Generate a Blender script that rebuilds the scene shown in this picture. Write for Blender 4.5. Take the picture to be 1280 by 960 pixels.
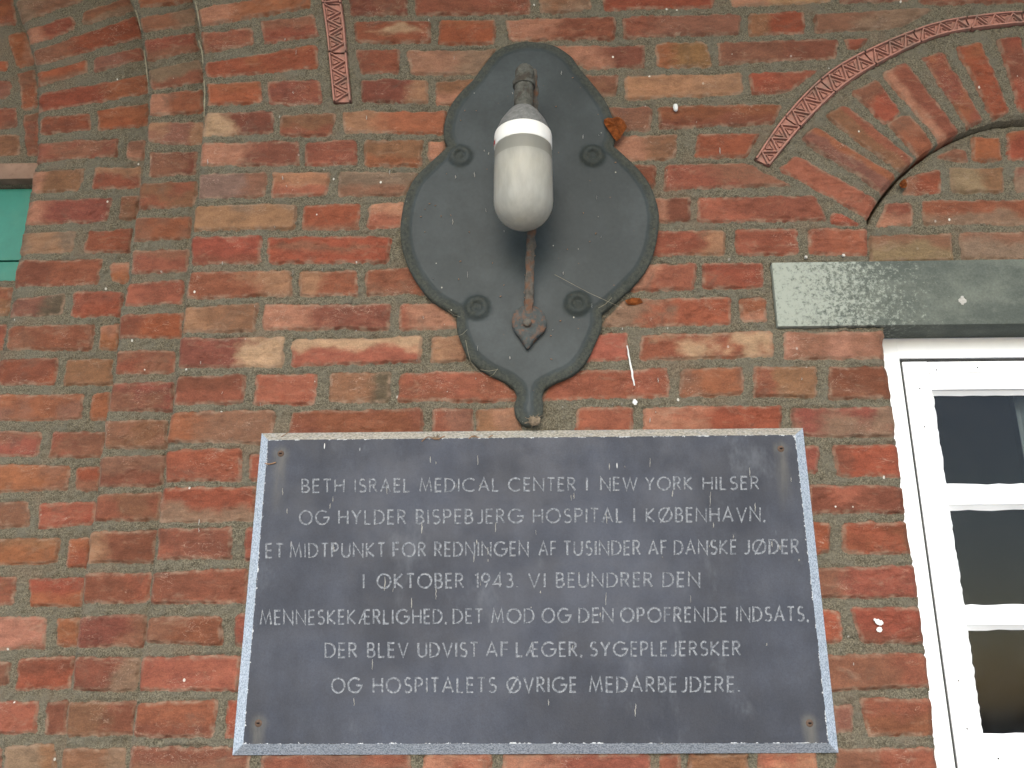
import bpy, bmesh, math, random
import numpy as np
from mathutils import Vector, Matrix

random.seed(11)
R_ = np.random.RandomState(7)
for o in list(bpy.data.objects):
    bpy.data.objects.remove(o, do_unlink=True)
S = bpy.context.scene
COL = S.collection

# ------------------------------------------------------------------ camera, light, exposure
F_PX = 1156.0
CAM = Vector((0.0, -1.5, 1.55))
PITCH, YAW = math.radians(18.0), math.radians(1.8)
cd = bpy.data.cameras.new('camera')
cd.sensor_width = 36.0
cd.lens = 36.0 * F_PX / 1280.0
cd.clip_start, cd.clip_end = 0.02, 500.0
cam = bpy.data.objects.new('camera', cd)
COL.objects.link(cam)
RM = Matrix.Rotation(YAW, 3, 'Z') @ Matrix.Rotation(math.pi / 2 + PITCH, 3, 'X')
cam.matrix_world = Matrix.Translation(CAM) @ RM.to_4x4()
S.camera = cam

SUN_EL, SUN_AZ = math.radians(30), math.radians(-4)      # azimuth from -Y (behind the viewer), negative = left
w = bpy.data.worlds.new('World'); S.world = w; w.use_nodes = True
wn = w.node_tree; bg = wn.nodes['Background']
sky = wn.nodes.new('ShaderNodeTexSky'); sky.sky_type = 'NISHITA'; sky.sun_disc = False
sky.sun_elevation = SUN_EL
sdir = Vector((math.sin(SUN_AZ) * math.cos(SUN_EL), -math.cos(SUN_AZ) * math.cos(SUN_EL), math.sin(SUN_EL)))
sky.sun_rotation = math.atan2(sdir.x, sdir.y)
sky.air_density = 1.0; sky.dust_density = 1.0; sky.ozone_density = 1.0
wn.links.new(sky.outputs[0], bg.inputs[0]); bg.inputs[1].default_value = 0.12
sl = bpy.data.lights.new('sun', 'SUN'); sl.energy = 0.62; sl.angle = math.radians(32); sl.color = (1.0, 0.97, 0.93)
sun = bpy.data.objects.new('sun', sl); COL.objects.link(sun)
sun.rotation_euler = sdir.to_track_quat('Z', 'Y').to_euler(); sun.location = (-3, -6, 6)
S.view_settings.view_transform = 'Standard'; S.view_settings.look = 'None'
S.view_settings.gamma = 1; S.view_settings.exposure = 1.85
S.view_settings.use_curve_mapping = False

# ------------------------------------------------------------------ helpers
def bp(u, v, y=0.0):
    """pixel of the photograph -> point on the vertical plane Y = y"""
    d = RM @ Vector(((u - 640) / F_PX, -(v - 480) / F_PX, -1.0))
    t = (y - CAM.y) / d.y
    return CAM + d * t

def bpa(pts, y=0.0):
    return np.array([[*(lambda p: (p.x, p.z))(bp(a, b, y))] for a, b in pts])

def s2l(c):
    c = np.array(c, float) / 255.0
    return np.where(c <= 0.04045, c / 12.92, ((c + 0.055) / 1.055) ** 2.4)

def link(o, parent=None):
    COL.objects.link(o)
    if parent is not None:
        o.parent = parent
    return o

def tag(o, label=None, cat=None, group=None, kind=None):
    if label: o['label'] = label
    if cat: o['category'] = cat
    if group: o['group'] = group
    if kind: o['kind'] = kind
    return o

def empty(name, loc=(0, 0, 0)):
    o = bpy.data.objects.new(name, None); o.location = loc; o.empty_display_size = 0.05
    return link(o)

def obj(name, bm, mat, parent=None, smooth=True):
    me = bpy.data.meshes.new(name)
    bmesh.ops.recalc_face_normals(bm, faces=bm.faces[:])
    bm.to_mesh(me); bm.free()
    if smooth:
        for p in me.polygons: p.use_smooth = True
        try: me.set_sharp_from_angle(angle=math.radians(38))
        except Exception: pass
    me.materials.append(mat)
    o = bpy.data.objects.new(name, me)
    link(o, parent)
    if parent is not None:
        o.matrix_parent_inverse = Matrix.Translation(parent.location).inverted()
    return o

def box(bm, x0, x1, y0, y1, z0, z1, bev=0.0):
    v = [bm.verts.new((x, y, z)) for x in (x0, x1) for y in (y0, y1) for z in (z0, z1)]
    f = [(0, 1, 3, 2), (4, 6, 7, 5), (0, 4, 5, 1), (2, 3, 7, 6), (0, 2, 6, 4), (1, 5, 7, 3)]
    fs = [bm.faces.new([v[i] for i in q]) for q in f]
    if bev > 0:
        es = list({e for q in fs for e in q.edges})
        bmesh.ops.bevel(bm, geom=es, offset=bev, segments=2, affect='EDGES', profile=0.6)

def lathe(bm, prof, n=48, c=(0, 0, 0), cap=True):
    rings = []
    for r, z in prof:
        if r < 1e-6:
            rings.append([bm.verts.new((c[0], c[1], c[2] + z))])
        else:
            rings.append([bm.verts.new((c[0] + r * math.cos(2 * math.pi * k / n), c[1] + r * math.sin(2 * math.pi * k / n), c[2] + z)) for k in range(n)])
    for a, b in zip(rings[:-1], rings[1:]):
        for k in range(n):
            k2 = (k + 1) % n
            if len(a) == 1 and len(b) == 1: continue
            if len(a) == 1: bm.faces.new([a[0], b[k], b[k2]])
            elif len(b) == 1: bm.faces.new([a[k], a[k2], b[0]])
            else: bm.faces.new([a[k], a[k2], b[k2], b[k]])
    return rings

def tube(bm, pts, rad, n=10, flat=None, jitter=0.0):
    pts = [Vector(p) for p in pts]
    rads = rad if isinstance(rad, (list, tuple)) else [rad] * len(pts)
    prev = None; rings = []
    for i, p in enumerate(pts):
        t = (pts[min(i + 1, len(pts) - 1)] - pts[max(i - 1, 0)]).normalized()
        if prev is None:
            up = Vector((1, 0, 0)) if abs(t.x) < 0.9 else Vector((0, 0, 1))
        else: up = prev
        a = (up - t * up.dot(t)).normalized(); b = t.cross(a); prev = a
        ring = []
        for k in range(n):
            th = 2 * math.pi * k / n
            ca, sa = math.cos(th), math.sin(th)
            ra = rads[i] * (1 + random.uniform(-jitter, jitter)); rb = ra * (flat if flat else 1)
            ring.append(bm.verts.new(p + a * ca * ra + b * sa * rb))
        rings.append(ring)
    for r0, r1 in zip(rings[:-1], rings[1:]):
        for k in range(n):
            bm.faces.new([r0[k], r0[(k + 1) % n], r1[(k + 1) % n], r1[k]])
    bm.faces.new(rings[0][::-1]); bm.faces.new(rings[-1])

# numpy value noise
def vnoise(x, z, seed=0):
    ix = np.floor(x).astype(np.int64); iz = np.floor(z).astype(np.int64)
    fx = x - ix; fz = z - iz
    fx = fx * fx * (3 - 2 * fx); fz = fz * fz * (3 - 2 * fz)
    def h(a, b):
        n = (a * 374761393 + b * 668265263 + seed * 2147483647 + 1013904223) & 0xFFFFFFFF
        n = ((n ^ (n >> 13)) * 1274126177) & 0xFFFFFFFF
        n = (n ^ (n >> 16)) & 0xFFFFFFFF
        return n / 4294967295.0
    a = h(ix, iz); b = h(ix + 1, iz); c = h(ix, iz + 1); d = h(ix + 1, iz + 1)
    return (a * (1 - fx) + b * fx) * (1 - fz) + (c * (1 - fx) + d * fx) * fz - 0.5

def fbm(x, z, f, octv=4, seed=0, gain=0.5):
    s = 0; a = 1.0
    for i in range(octv):
        s = s + a * vnoise(x * f, z * f, seed + i * 17); f *= 2.03; a *= gain
    return s

def sstep(a, b, x):
    t = np.clip((x - a) / (b - a), 0, 1)
    return t * t * (3 - 2 * t)

def sd_poly(X, Z, P):
    """signed distance to closed polygon P (negative inside) and the closest point"""
    best = np.full(X.shape, 1e9); cx = np.zeros_like(X); cz = np.zeros_like(X)
    ins = np.zeros(X.shape, bool)
    n = len(P)
    for i in range(n):
        ax, az = P[i]; bx, bz = P[(i + 1) % n]
        ex, ez = bx - ax, bz - az
        L = ex * ex + ez * ez
        if L < 1e-14: continue
        t = np.clip(((X - ax) * ex + (Z - az) * ez) / L, 0, 1)
        qx = ax + t * ex; qz = az + t * ez
        d = (X - qx) ** 2 + (Z - qz) ** 2
        m = d < best
        best = np.where(m, d, best); cx = np.where(m, qx, cx); cz = np.where(m, qz, cz)
        if abs(ez) > 1e-12:
            c = ((az > Z) != (bz > Z)) & (X < ex * (Z - az) / ez + ax)
            ins ^= c
    d = np.sqrt(best)
    return np.where(ins, -d, d), cx, cz

def catmull(pts, n=6, closed=False):
    pts = [np.array(p, float) for p in pts]
    out = []; m = len(pts)
    rng = range(m) if closed else range(m - 1)
    for i in rng:
        if closed:
            p0, p1, p2, p3 = pts[i - 1], pts[i], pts[(i + 1) % m], pts[(i + 2) % m]
        else:
            p0, p1, p2, p3 = pts[max(i - 1, 0)], pts[i], pts[i + 1], pts[min(i + 2, m - 1)]
        for k in range(n):
            t = k / n
            out.append(0.5 * ((2 * p1) + (-p0 + p2) * t + (2 * p0 - 5 * p1 + 4 * p2 - p3) * t * t + (-p0 + 3 * p1 - 3 * p2 + p3) * t ** 3))
    if not closed: out.append(pts[-1])
    return np.array(out)

# ------------------------------------------------------------------ material helper
class NT:
    def __init__(s, name):
        s.m = bpy.data.materials.new(name); s.m.use_nodes = True
        s.t = s.m.node_tree; s.b = s.t.nodes['Principled BSDF']
        s.co = s.t.nodes.new('ShaderNodeTexCoord').outputs['Object']
    def set(s, sock, v):
        if hasattr(v, 'is_linked') or hasattr(v, 'links'): s.t.links.new(v, sock)
        else: sock.default_value = v
    def math(s, op, a, b=0.0, c=None, clamp=False):
        n = s.t.nodes.new('ShaderNodeMath'); n.operation = op; n.use_clamp = clamp
        s.set(n.inputs[0], a); s.set(n.inputs[1], b)
        if c is not None: s.set(n.inputs[2], c)
        return n.outputs[0]
    def rng(s, v, a, b, c=0.0, d=1.0, smooth=True):
        n = s.t.nodes.new('ShaderNodeMapRange'); n.interpolation_type = 'SMOOTHSTEP' if smooth else 'LINEAR'
        s.set(n.inputs[0], v)
        for i, q in enumerate((a, b, c, d)): s.set(n.inputs[i + 1], q)
        return n.outputs[0]
    def noise(s, scale, detail=4, rough=0.55, stretch=None, dist=0.0, col=False):
        n = s.t.nodes.new('ShaderNodeTexNoise')
        n.inputs['Scale'].default_value = scale; n.inputs['Detail'].default_value = detail
        n.inputs['Roughness'].default_value = rough; n.inputs['Distortion'].default_value = dist
        co = s.co
        if stretch:
            mp = s.t.nodes.new('ShaderNodeMapping'); s.t.links.new(s.co, mp.inputs[0])
            mp.inputs['Scale'].default_value = stretch; co = mp.outputs[0]
        s.t.links.new(co, n.inputs['Vector'])
        return n.outputs['Color' if col else 'Fac']
    def vor(s, scale, out='Distance', rnd=1.0, stretch=None):
        n = s.t.nodes.new('ShaderNodeTexVoronoi'); n.inputs['Scale'].default_value = scale
        n.inputs['Randomness'].default_value = rnd
        co = s.co
        if stretch:
            mp = s.t.nodes.new('ShaderNodeMapping'); s.t.links.new(s.co, mp.inputs[0])
            mp.inputs['Scale'].default_value = stretch; co = mp.outputs[0]
        s.t.links.new(co, n.inputs['Vector'])
        return n.outputs[out]
    def mix(s, f, a, b, mode='MIX'):
        n = s.t.nodes.new('ShaderNodeMix'); n.data_type = 'RGBA'; n.blend_type = mode
        s.set(n.inputs[0], f)
        for i, q in ((6, a), (7, b)):
            if isinstance(q, (tuple, list, np.ndarray)): q = (*[float(t) for t in q[:3]], 1.0)
            s.set(n.inputs[i], q)
        return n.outputs[2]
    def scale(s, c, f):
        n = s.t.nodes.new('ShaderNodeVectorMath'); n.operation = 'SCALE'
        s.set(n.inputs[0], c); s.set(n.inputs[3], f)
        return n.outputs[0]
    def attr(s, name, out='Color'):
        n = s.t.nodes.new('ShaderNodeAttribute'); n.attribute_name = name
        return n.outputs[out]
    def bump(s, h, strength=0.5, dist=0.001):
        n = s.t.nodes.new('ShaderNodeBump'); n.inputs['Strength'].default_value = strength
        n.inputs['Distance'].default_value = dist
        s.set(n.inputs['Height'], h)
        s.t.links.new(n.outputs[0], s.b.inputs['Normal'])
    def out(s, col=None, rough=0.8, spec=0.3, metal=0.0):
        if col is not None:
            if isinstance(col, (tuple, list, np.ndarray)): col = (*[float(t) for t in col[:3]], 1.0)
            s.set(s.b.inputs['Base Color'], col)
        s.set(s.b.inputs['Roughness'], rough); s.set(s.b.inputs['Specular IOR Level'], spec)
        s.set(s.b.inputs['Metallic'], metal)
        return s.m

ALB = 0.70
def alb(c): return s2l(c) * ALB

# ------------------------------------------------------------------ materials
def wall_material():
    n = NT('brick_masonry')
    sd = n.attr('sd', 'Fac'); pm = n.attr('pm', 'Fac')
    wob = n.math('ADD', n.math('MULTIPLY', n.math('SUBTRACT', n.noise(330, 4, 0.6), 0.5), 0.0050),
                 n.math('MULTIPLY', n.math('SUBTRACT', n.noise(75, 3), 0.5), 0.0060))
    sdn = n.math('ADD', sd, wob)
    mask = n.rng(n.math('SUBTRACT', sdn, 0.0008), 0.0013, -0.0015)
    f = n.rng(n.math('ADD', pm, n.math('MULTIPLY', n.math('SUBTRACT', n.noise(38, 6, 0.6, stretch=(1, 1, 1.7)), 0.5), 1.15)), -0.42, 0.42, 0.0, 0.85)
    col = n.mix(f, n.attr('c1'), n.attr('c2'))
    val = n.rng(n.noise(30, 9, 0.72, stretch=(1, 1, 1.8)), 0.28, 0.72, 0.64, 1.38, smooth=False)
    col = n.scale(col, val)
    col = n.scale(col, n.rng(n.noise(480, 3, 0.6), 0.3, 0.7, 0.80, 1.16, smooth=False))
    # burnt dark stains and paler lime film
    col = n.mix(n.rng(n.noise(16, 6, 0.7, dist=0.6), 0.56, 0.72, 0.0, 0.5), col, alb((104, 84, 70)))
    film = n.math('MULTIPLY', n.rng(n.noise(31, 7, 0.72, stretch=(0.7, 1, 1.6), dist=0.8), 0.54, 0.74), 0.48)
    edge = n.math('MULTIPLY', n.rng(sdn, -0.0075, -0.0008), n.rng(n.noise(55, 5, 0.6), 0.38, 0.64, 0.05, 0.75))
    col = n.mix(n.math('MAXIMUM', film, edge), col, alb((158, 132, 110)))
    # fine pale scratches
    scr = n.rng(n.noise(60, 2, 0.5, stretch=(0.5, 1, 2.4), dist=2.2), 0.0, 0.02)
    ridg = n.math('ABSOLUTE', n.math('SUBTRACT', n.noise(44, 3, 0.55, stretch=(0.8, 1, 1.8), dist=1.5), 0.5))
    sm = n.math('MULTIPLY', n.rng(ridg, 0.010, 0.0, 0.0, 0.5), n.rng(n.noise(14, 2), 0.52, 0.62))
    col = n.mix(sm, col, alb((205, 180, 160)))
    # mortar
    g = n.noise(420, 5, 0.7)
    mcol = n.mix(n.rng(g, 0.33, 0.68), alb((76, 71, 58)), alb((150, 141, 119)))
    mcol = n.mix(n.rng(n.noise(22, 5, 0.6), 0.42, 0.66, 0.0, 0.65), mcol, alb((122, 117, 102)))
    mcol = n.mix(n.rng(n.vor(230), 0.16, 0.05, 0.0, 0.8), mcol, alb((66, 60, 52)))
    mcol = n.mix(n.rng(n.vor(170, stretch=(1.3, 1, 0.8)), 0.11, 0.04, 0.0, 0.75), mcol, alb((185, 178, 158)))
    mcol = n.mix(n.rng(n.noise(9, 3), 0.5, 0.7, 0.0, 0.3), mcol, alb((138, 112, 92)))
    col = n.mix(mask, mcol, col)
    # bird lime and paint flecks
    n1 = n.rng(n.vor(26, stretch=(1.0, 1, 0.75)), 0.062, 0.045)
    n2 = n.rng(n.noise(3.1, 2), 0.46, 0.56)
    col = n.mix(n.math('MULTIPLY', n1, n2), col, alb((225, 222, 210)))
    rough = n.rng(mask, 0, 1, 0.95, 0.82)
    hb = n.math('ADD', n.math('MULTIPLY', n.noise(300, 6, 0.7), n.rng(mask, 0, 1, 1.6, 0.55)),
                n.math('MULTIPLY', n.noise(85, 5, 0.65, stretch=(0.6, 1, 1.5), dist=0.9), 0.9))
    n.bump(hb, 0.9, 0.0028)
    return n.out(col, rough, 0.18)

M = {}
M['wall'] = wall_material()

def simple(name, c, rough=0.7, spec=0.3, var=0.25, sc=60, bump=0.3, bd=0.0006, metal=0, c2=None, sc2=14, amt=0.5):
    n = NT(name)
    col = n.mix(0.0, alb(c), alb(c))
    col = n.scale(col, n.rng(n.noise(sc, 6, 0.65), 0.28, 0.72, 1 - var, 1 + var, smooth=False))
    if c2 is not None:
        col = n.mix(n.rng(n.noise(sc2, 6, 0.65), 0.46, 0.64, 0, amt), col, alb(c2))
    n.bump(n.noise(sc * 3, 5, 0.65), bump, bd)
    return n.out(col, rough, spec, metal)

M['terracotta'] = simple('terracotta', (176, 126, 110), 0.85, 0.2, 0.22, 90, 0.5, c2=(146, 118, 104), sc2=30, amt=0.85)
M['white_paint'] = simple('white_paint', (275, 276, 275), 0.38, 0.4, 0.03, 40, 0.25, 0.0004)
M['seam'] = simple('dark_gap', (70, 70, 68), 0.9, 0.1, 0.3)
M['teal'] = simple('teal_paint', (50, 130, 112), 0.55, 0.3, 0.10, 40, 0.3, c2=(74, 138, 116), sc2=9)
M['iron'] = simple('rusty_iron', (92, 88, 80), 0.85, 0.25, 0.5, 130, 1.0, 0.0012, c2=(118, 82, 60), sc2=70, amt=0.85)
M['pipe'] = simple('dirty_pipe', (92, 92, 84), 0.85, 0.25, 0.5, 150, 1.0, 0.0015, c2=(66, 58, 48), sc2=60, amt=0.8)
M['bracket_iron'] = simple('dull_iron', (72, 77, 75), 0.75, 0.25, 0.35, 90, 0.6, c2=(122, 84, 60), sc2=75, amt=0.8)
M['cap'] = simple('grey_cap', (120, 120, 116), 0.8, 0.3, 0.35, 160, 0.6)
M['porcelain'] = simple('porcelain', (252, 250, 240), 0.3, 0.5, 0.04, 60, 0.1, 0.0003)
M['red'] = simple('red_mark', (190, 60, 55), 0.6)
M['leaf'] = simple('dry_leaf', (172, 98, 48), 0.8, 0.2, 0.4, 130, 0.9, 0.0015, c2=(118, 62, 30), sc2=80, amt=0.8)
M['twig'] = simple('dry_twig', (150, 118, 92), 0.9, 0.1, 0.4, 200)
M['web'] = simple('cobweb', (150, 142, 122), 0.9, 0.1, 0.3, 200)
M['dust'] = simple('dust_fluff', (138, 122, 102), 0.95, 0.1, 0.45, 220, 1.0, 0.002)
M['lime'] = simple('bird_lime', (236, 236, 230), 0.8, 0.2, 0.06, 200)
M['nail'] = simple('nail_head', (205, 200, 190), 0.6, 0.3, 0.2, 300)
M['fleck'] = simple('lime_fleck', (184, 181, 172), 0.9, 0.1, 0.25, 300)
M['flake'] = simple('pale_mortar', (154, 146, 122), 0.95, 0.1, 0.3, 220, 0.8)
M['screw'] = simple('rusty_screw', (96, 76, 62), 0.7, 0.3, 0.4, 400, 0.6)
M['dark'] = simple('dark_hole', (28, 24, 22), 0.9, 0.1)
M['room'] = simple('room_wall', (46, 50, 55), 0.9, 0.1)
M['curtain'] = simple('curtain', (205, 208, 205), 0.9, 0.1, 0.08, 30)
M['paving'] = simple('paving', (196, 194, 190), 0.9, 0.2, 0.25, 8, 0.4, 0.004, c2=(176, 174, 168), sc2=3)
M['ledge'] = simple('stone_ledge', (150, 122, 104), 0.9, 0.2, 0.3, 60, 0.6, c2=(120, 100, 84), sc2=30)

def plaque_mat():
    n = NT('slate_face')
    col = n.mix(n.rng(n.noise(5, 5, 0.6), 0.35, 0.68), alb((54, 57, 65)), alb((72, 76, 86)))
    col = n.scale(col, n.rng(n.noise(420, 4, 0.7), 0.25, 0.75, 0.82, 1.18, smooth=False))
    col = n.scale(col, n.rng(n.noise(40, 5, 0.6, stretch=(1, 1, 0.35)), 0.3, 0.7, 0.92, 1.08, smooth=False))
    dots = n.math('MULTIPLY', n.rng(n.vor(95), 0.10, 0.05), n.rng(n.noise(13, 2), 0.5, 0.6))
    col = n.mix(n.math('MULTIPLY', dots, 0.6), col, alb((52, 54, 60)))
    col = n.mix(n.rng(n.noise(7, 6, 0.7, stretch=(1, 1, 0.5)), 0.57, 0.75, 0, 0.35), col, alb((128, 132, 138)))
    # rust-edged rain streaks below the screws, and chips of pale paint
    chips = n.rng(n.math('ADD', n.attr('edge', 'Fac'), n.math('MULTIPLY', n.math('SUBTRACT', n.noise(150, 5, 0.7), 0.5), 1.5)), 0.98, 1.06)
    col = n.mix(chips, col, alb((205, 208, 208)))
    fl = n.math('MULTIPLY', n.rng(n.vor(30, stretch=(1.9, 1, 0.36)), 0.06, 0.045), n.rng(n.attr('top', 'Fac'), 0.15, 0.8))
    fl = n.math('MULTIPLY', fl, n.rng(n.noise(9, 2), 0.44, 0.54))
    col = n.mix(n.math('MULTIPLY', fl, 0.8), col, alb((225, 225, 222)))
    col = n.mix(n.math('MULTIPLY', n.attr('stain', 'Fac'), n.rng(n.noise(120, 4, stretch=(1, 1, 0.2)), 0.3, 0.6, 0.4, 1.0)), col, alb((112, 108, 98)))
    n.bump(n.noise(380, 5, 0.7), 0.3, 0.0006)
    return n.out(col, n.rng(n.noise(18, 4), 0.3, 0.7, 0.45, 0.62), 0.22)

def bevel_mat():
    n = NT('slate_cut_edge')
    g = n.noise(380, 4, 0.7)
    col = n.mix(n.rng(g, 0.38, 0.6), alb((134, 147, 160)), alb((212, 224, 236)))
    col = n.mix(n.rng(n.noise(20, 5), 0.45, 0.7, 0, 0.45), col, alb((176, 188, 196)))
    # settled grime on the top edge
    gm = n.math('MULTIPLY', n.attr('grime', 'Fac'), n.rng(n.noise(90, 5, 0.65), 0.2, 0.55, 0.65, 1.0))
    col = n.mix(gm, col, n.mix(n.rng(n.noise(260, 4), 0.35, 0.65), alb((140, 136, 124)), alb((196, 190, 174))))
    n.bump(g, 0.5, 0.0008)
    return n.out(col, 0.7, 0.25)

def letter_mat():
    n = NT('worn_lettering')
    col = n.mix(n.rng(n.noise(260, 5, 0.7), 0.38, 0.62), alb((92, 96, 102)), alb((158, 161, 164)))
    col = n.mix(n.rng(n.noise(60, 4, 0.65), 0.54, 0.70, 0, 0.6), col, alb((92, 95, 102)))
    return n.out(col, 0.75, 0.2)

def plate_mat():
    n = NT('painted_iron_plate')
    col = n.mix(n.rng(n.noise(6, 5, 0.6), 0.36, 0.66), alb((47, 54, 53)), alb((64, 71, 71)))
    col = n.scale(col, n.rng(n.noise(160, 5, 0.65), 0.28, 0.72, 0.88, 1.12, smooth=False))
    e = n.math('ADD', n.attr('edge', 'Fac'), n.math('MULTIPLY', n.math('SUBTRACT', n.noise(60, 6, 0.7), 0.5), 0.9))
    dirt = n.mix(n.rng(n.noise(210, 5, 0.7), 0.35, 0.65), alb((54, 57, 50)), alb((84, 84, 73)))
    col = n.mix(n.rng(e, 0.35, 0.95, 0, 0.85), col, dirt)
    n.t  # specks
    sp = n.math('MULTIPLY', n.rng(n.vor(38, stretch=(1, 1, 0.8)), 0.055, 0.035), n.rng(n.noise(11, 2), 0.44, 0.54))
    col = n.mix(n.math('MULTIPLY', sp, 0.85), col, alb((190, 186, 170)))
    sp2 = n.math('MULTIPLY', n.rng(n.vor(52, stretch=(0.8, 1, 1)), 0.07, 0.045), n.rng(n.noise(15, 2), 0.46, 0.56))
    col = n.mix(n.math('MULTIPLY', sp2, 0.7), col, alb((112, 82, 56)))
    n.bump(n.math('ADD', n.math('MULTIPLY', n.noise(330, 5, 0.7), n.rng(e, 0.3, 0.9, 0.25, 1.3)), n.math('MULTIPLY', n.noise(28, 4), 0.6)), 0.5, 0.0014)
    return n.out(col, n.rng(e, 0.2, 0.8, 0.5, 0.85), 0.22)

def lintel_mat():
    n = NT('lintel_stone')
    col = n.mix(n.rng(n.noise(9, 6, 0.65, stretch=(1, 1, 2.0)), 0.34, 0.68), alb((86, 92, 85)), alb((110, 115, 105)))
    col = n.scale(col, n.rng(n.noise(300, 5, 0.7), 0.25, 0.75, 0.75, 1.25, smooth=False))
    lic = n.rng(n.math('ADD', n.attr('left', 'Fac'), n.math('MULTIPLY', n.math('SUBTRACT', n.noise(110, 7, 0.8), 0.5), 2.6)), 0.45, 0.95, 0, 0.8)
    col = n.mix(lic, col, alb((176, 182, 168)))
    col = n.mix(n.rng(n.noise(26, 5, 0.6, stretch=(0.4, 1, 1.6)), 0.56, 0.72, 0, 0.4), col, alb((84, 90, 82)))
    n.bump(n.noise(260, 6, 0.7), 0.5, 0.0012)
    return n.out(col, 0.85, 0.2)

def frosted_mat():
    n = NT('frosted_glass')
    n.b.inputs['Transmission Weight'].default_value = 0.70
    n.b.inputs['IOR'].default_value = 1.3
    n.bump(n.noise(500, 3), 0.2, 0.0004)
    col = n.mix(n.rng(n.noise(90, 5, 0.6, stretch=(1, 1, 0.3)), 0.3, 0.7), alb((238, 236, 224)), alb((260, 258, 246)))
    z = n.t.nodes.new('ShaderNodeSeparateXYZ'); n.t.links.new(n.co, z.inputs[0])
    n.zsep = z; n.zcol = col
    m = n.out(n.mix(n.rng(z.outputs[2], ZNECK - 0.0008, ZNECK + 0.0008, 0, 0.85), col, alb((206, 204, 190))), 0.48, 0.45)
    return m

def pane_mat():
    m = bpy.data.materials.new('window_glass'); m.use_nodes = True; t = m.node_tree
    for q in list(t.nodes): t.nodes.remove(q)
    o = t.nodes.new('ShaderNodeOutputMaterial'); mx = t.nodes.new('ShaderNodeMixShader')
    tr = t.nodes.new('ShaderNodeBsdfTransparent'); gl = t.nodes.new('ShaderNodeBsdfGlossy')
    fr = t.nodes.new('ShaderNodeFresnel'); fr.inputs[0].default_value = 1.5
    tr.inputs[0].default_value = (0.75, 0.78, 0.78, 1)
    gl.inputs['Roughness'].default_value = 0.08
    co = t.nodes.new('ShaderNodeTexCoord'); nz = t.nodes.new('ShaderNodeTexNoise'); nz.inputs['Scale'].default_value = 60; nz.inputs['Detail'].default_value = 5
    df = t.nodes.new('ShaderNodeBsdfDiffuse'); df.inputs[0].default_value = (0.25, 0.26, 0.26, 1)
    mr = t.nodes.new('ShaderNodeMapRange'); mr.inputs[1].default_value = 0.4; mr.inputs[2].default_value = 0.75; mr.inputs[4].default_value = 0.02
    m2 = t.nodes.new('ShaderNodeMixShader')
    L = t.links.new
    L(co.outputs['Object'], nz.inputs['Vector']); L(nz.outputs['Fac'], mr.inputs[0])
    fm = t.nodes.new('ShaderNodeMath'); fm.operation = 'MULTIPLY'; fm.inputs[1].default_value = 0.28; L(fr.outputs[0], fm.inputs[0]); L(fm.outputs[0], mx.inputs[0]); L(tr.outputs[0], mx.inputs[1]); L(gl.outputs[0], mx.inputs[2])
    L(mr.outputs[0], m2.inputs[0]); L(mx.outputs[0], m2.inputs[1]); L(df.outputs[0], m2.inputs[2])
    L(m2.outputs[0], o.inputs[0])
    return m

M['plaque'] = plaque_mat(); M['bevel'] = bevel_mat(); M['letter'] = letter_mat(); M['plate'] = plate_mat()
M['lintel'] = lintel_mat(); M['pane'] = pane_mat()

# ------------------------------------------------------------------ ground
bm = bmesh.new()
v = [bm.verts.new(p) for p in ((-60, -60, 0), (60, -60, 0), (60, 6, 0), (-60, 6, 0))]; bm.faces.new(v)
g = obj('ground', bm, M['paving']); tag(g, 'pale paved ground in front of the brick wall', 'ground', kind='structure')

# unseen roof added to keep the high sky off the wall
SKY_ROOF = bpy.data.objects.new('sky_blocking_roof', None); COL.objects.link(SKY_ROOF); SKY_ROOF.location = (0, -1.1, 3.9)
tag(SKY_ROOF, 'unseen white boarded roof added above the wall to block the high sky', 'sky blocking roof')
bm = bmesh.new()
for k in range(18):
    box(bm, -4.0, 4.5, -0.02 - 0.125 * (k + 1) + 0.002, -0.02 - 0.125 * k - 0.002, 3.90, 3.93, 0.003)
obj('blocker_boards', bm, M['white_paint'], SKY_ROOF)
bm = bmesh.new(); box(bm, -4.1, 4.6, -2.36, -0.005, 3.931, 4.02, 0.01); obj('blocker_deck', bm, M['seam'], SKY_ROOF)
bm = bmesh.new(); box(bm, -4.1, 4.6, -2.46, -2.37, 3.80, 4.04, 0.01); obj('blocker_fascia', bm, M['white_paint'], SKY_ROOF)

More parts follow.
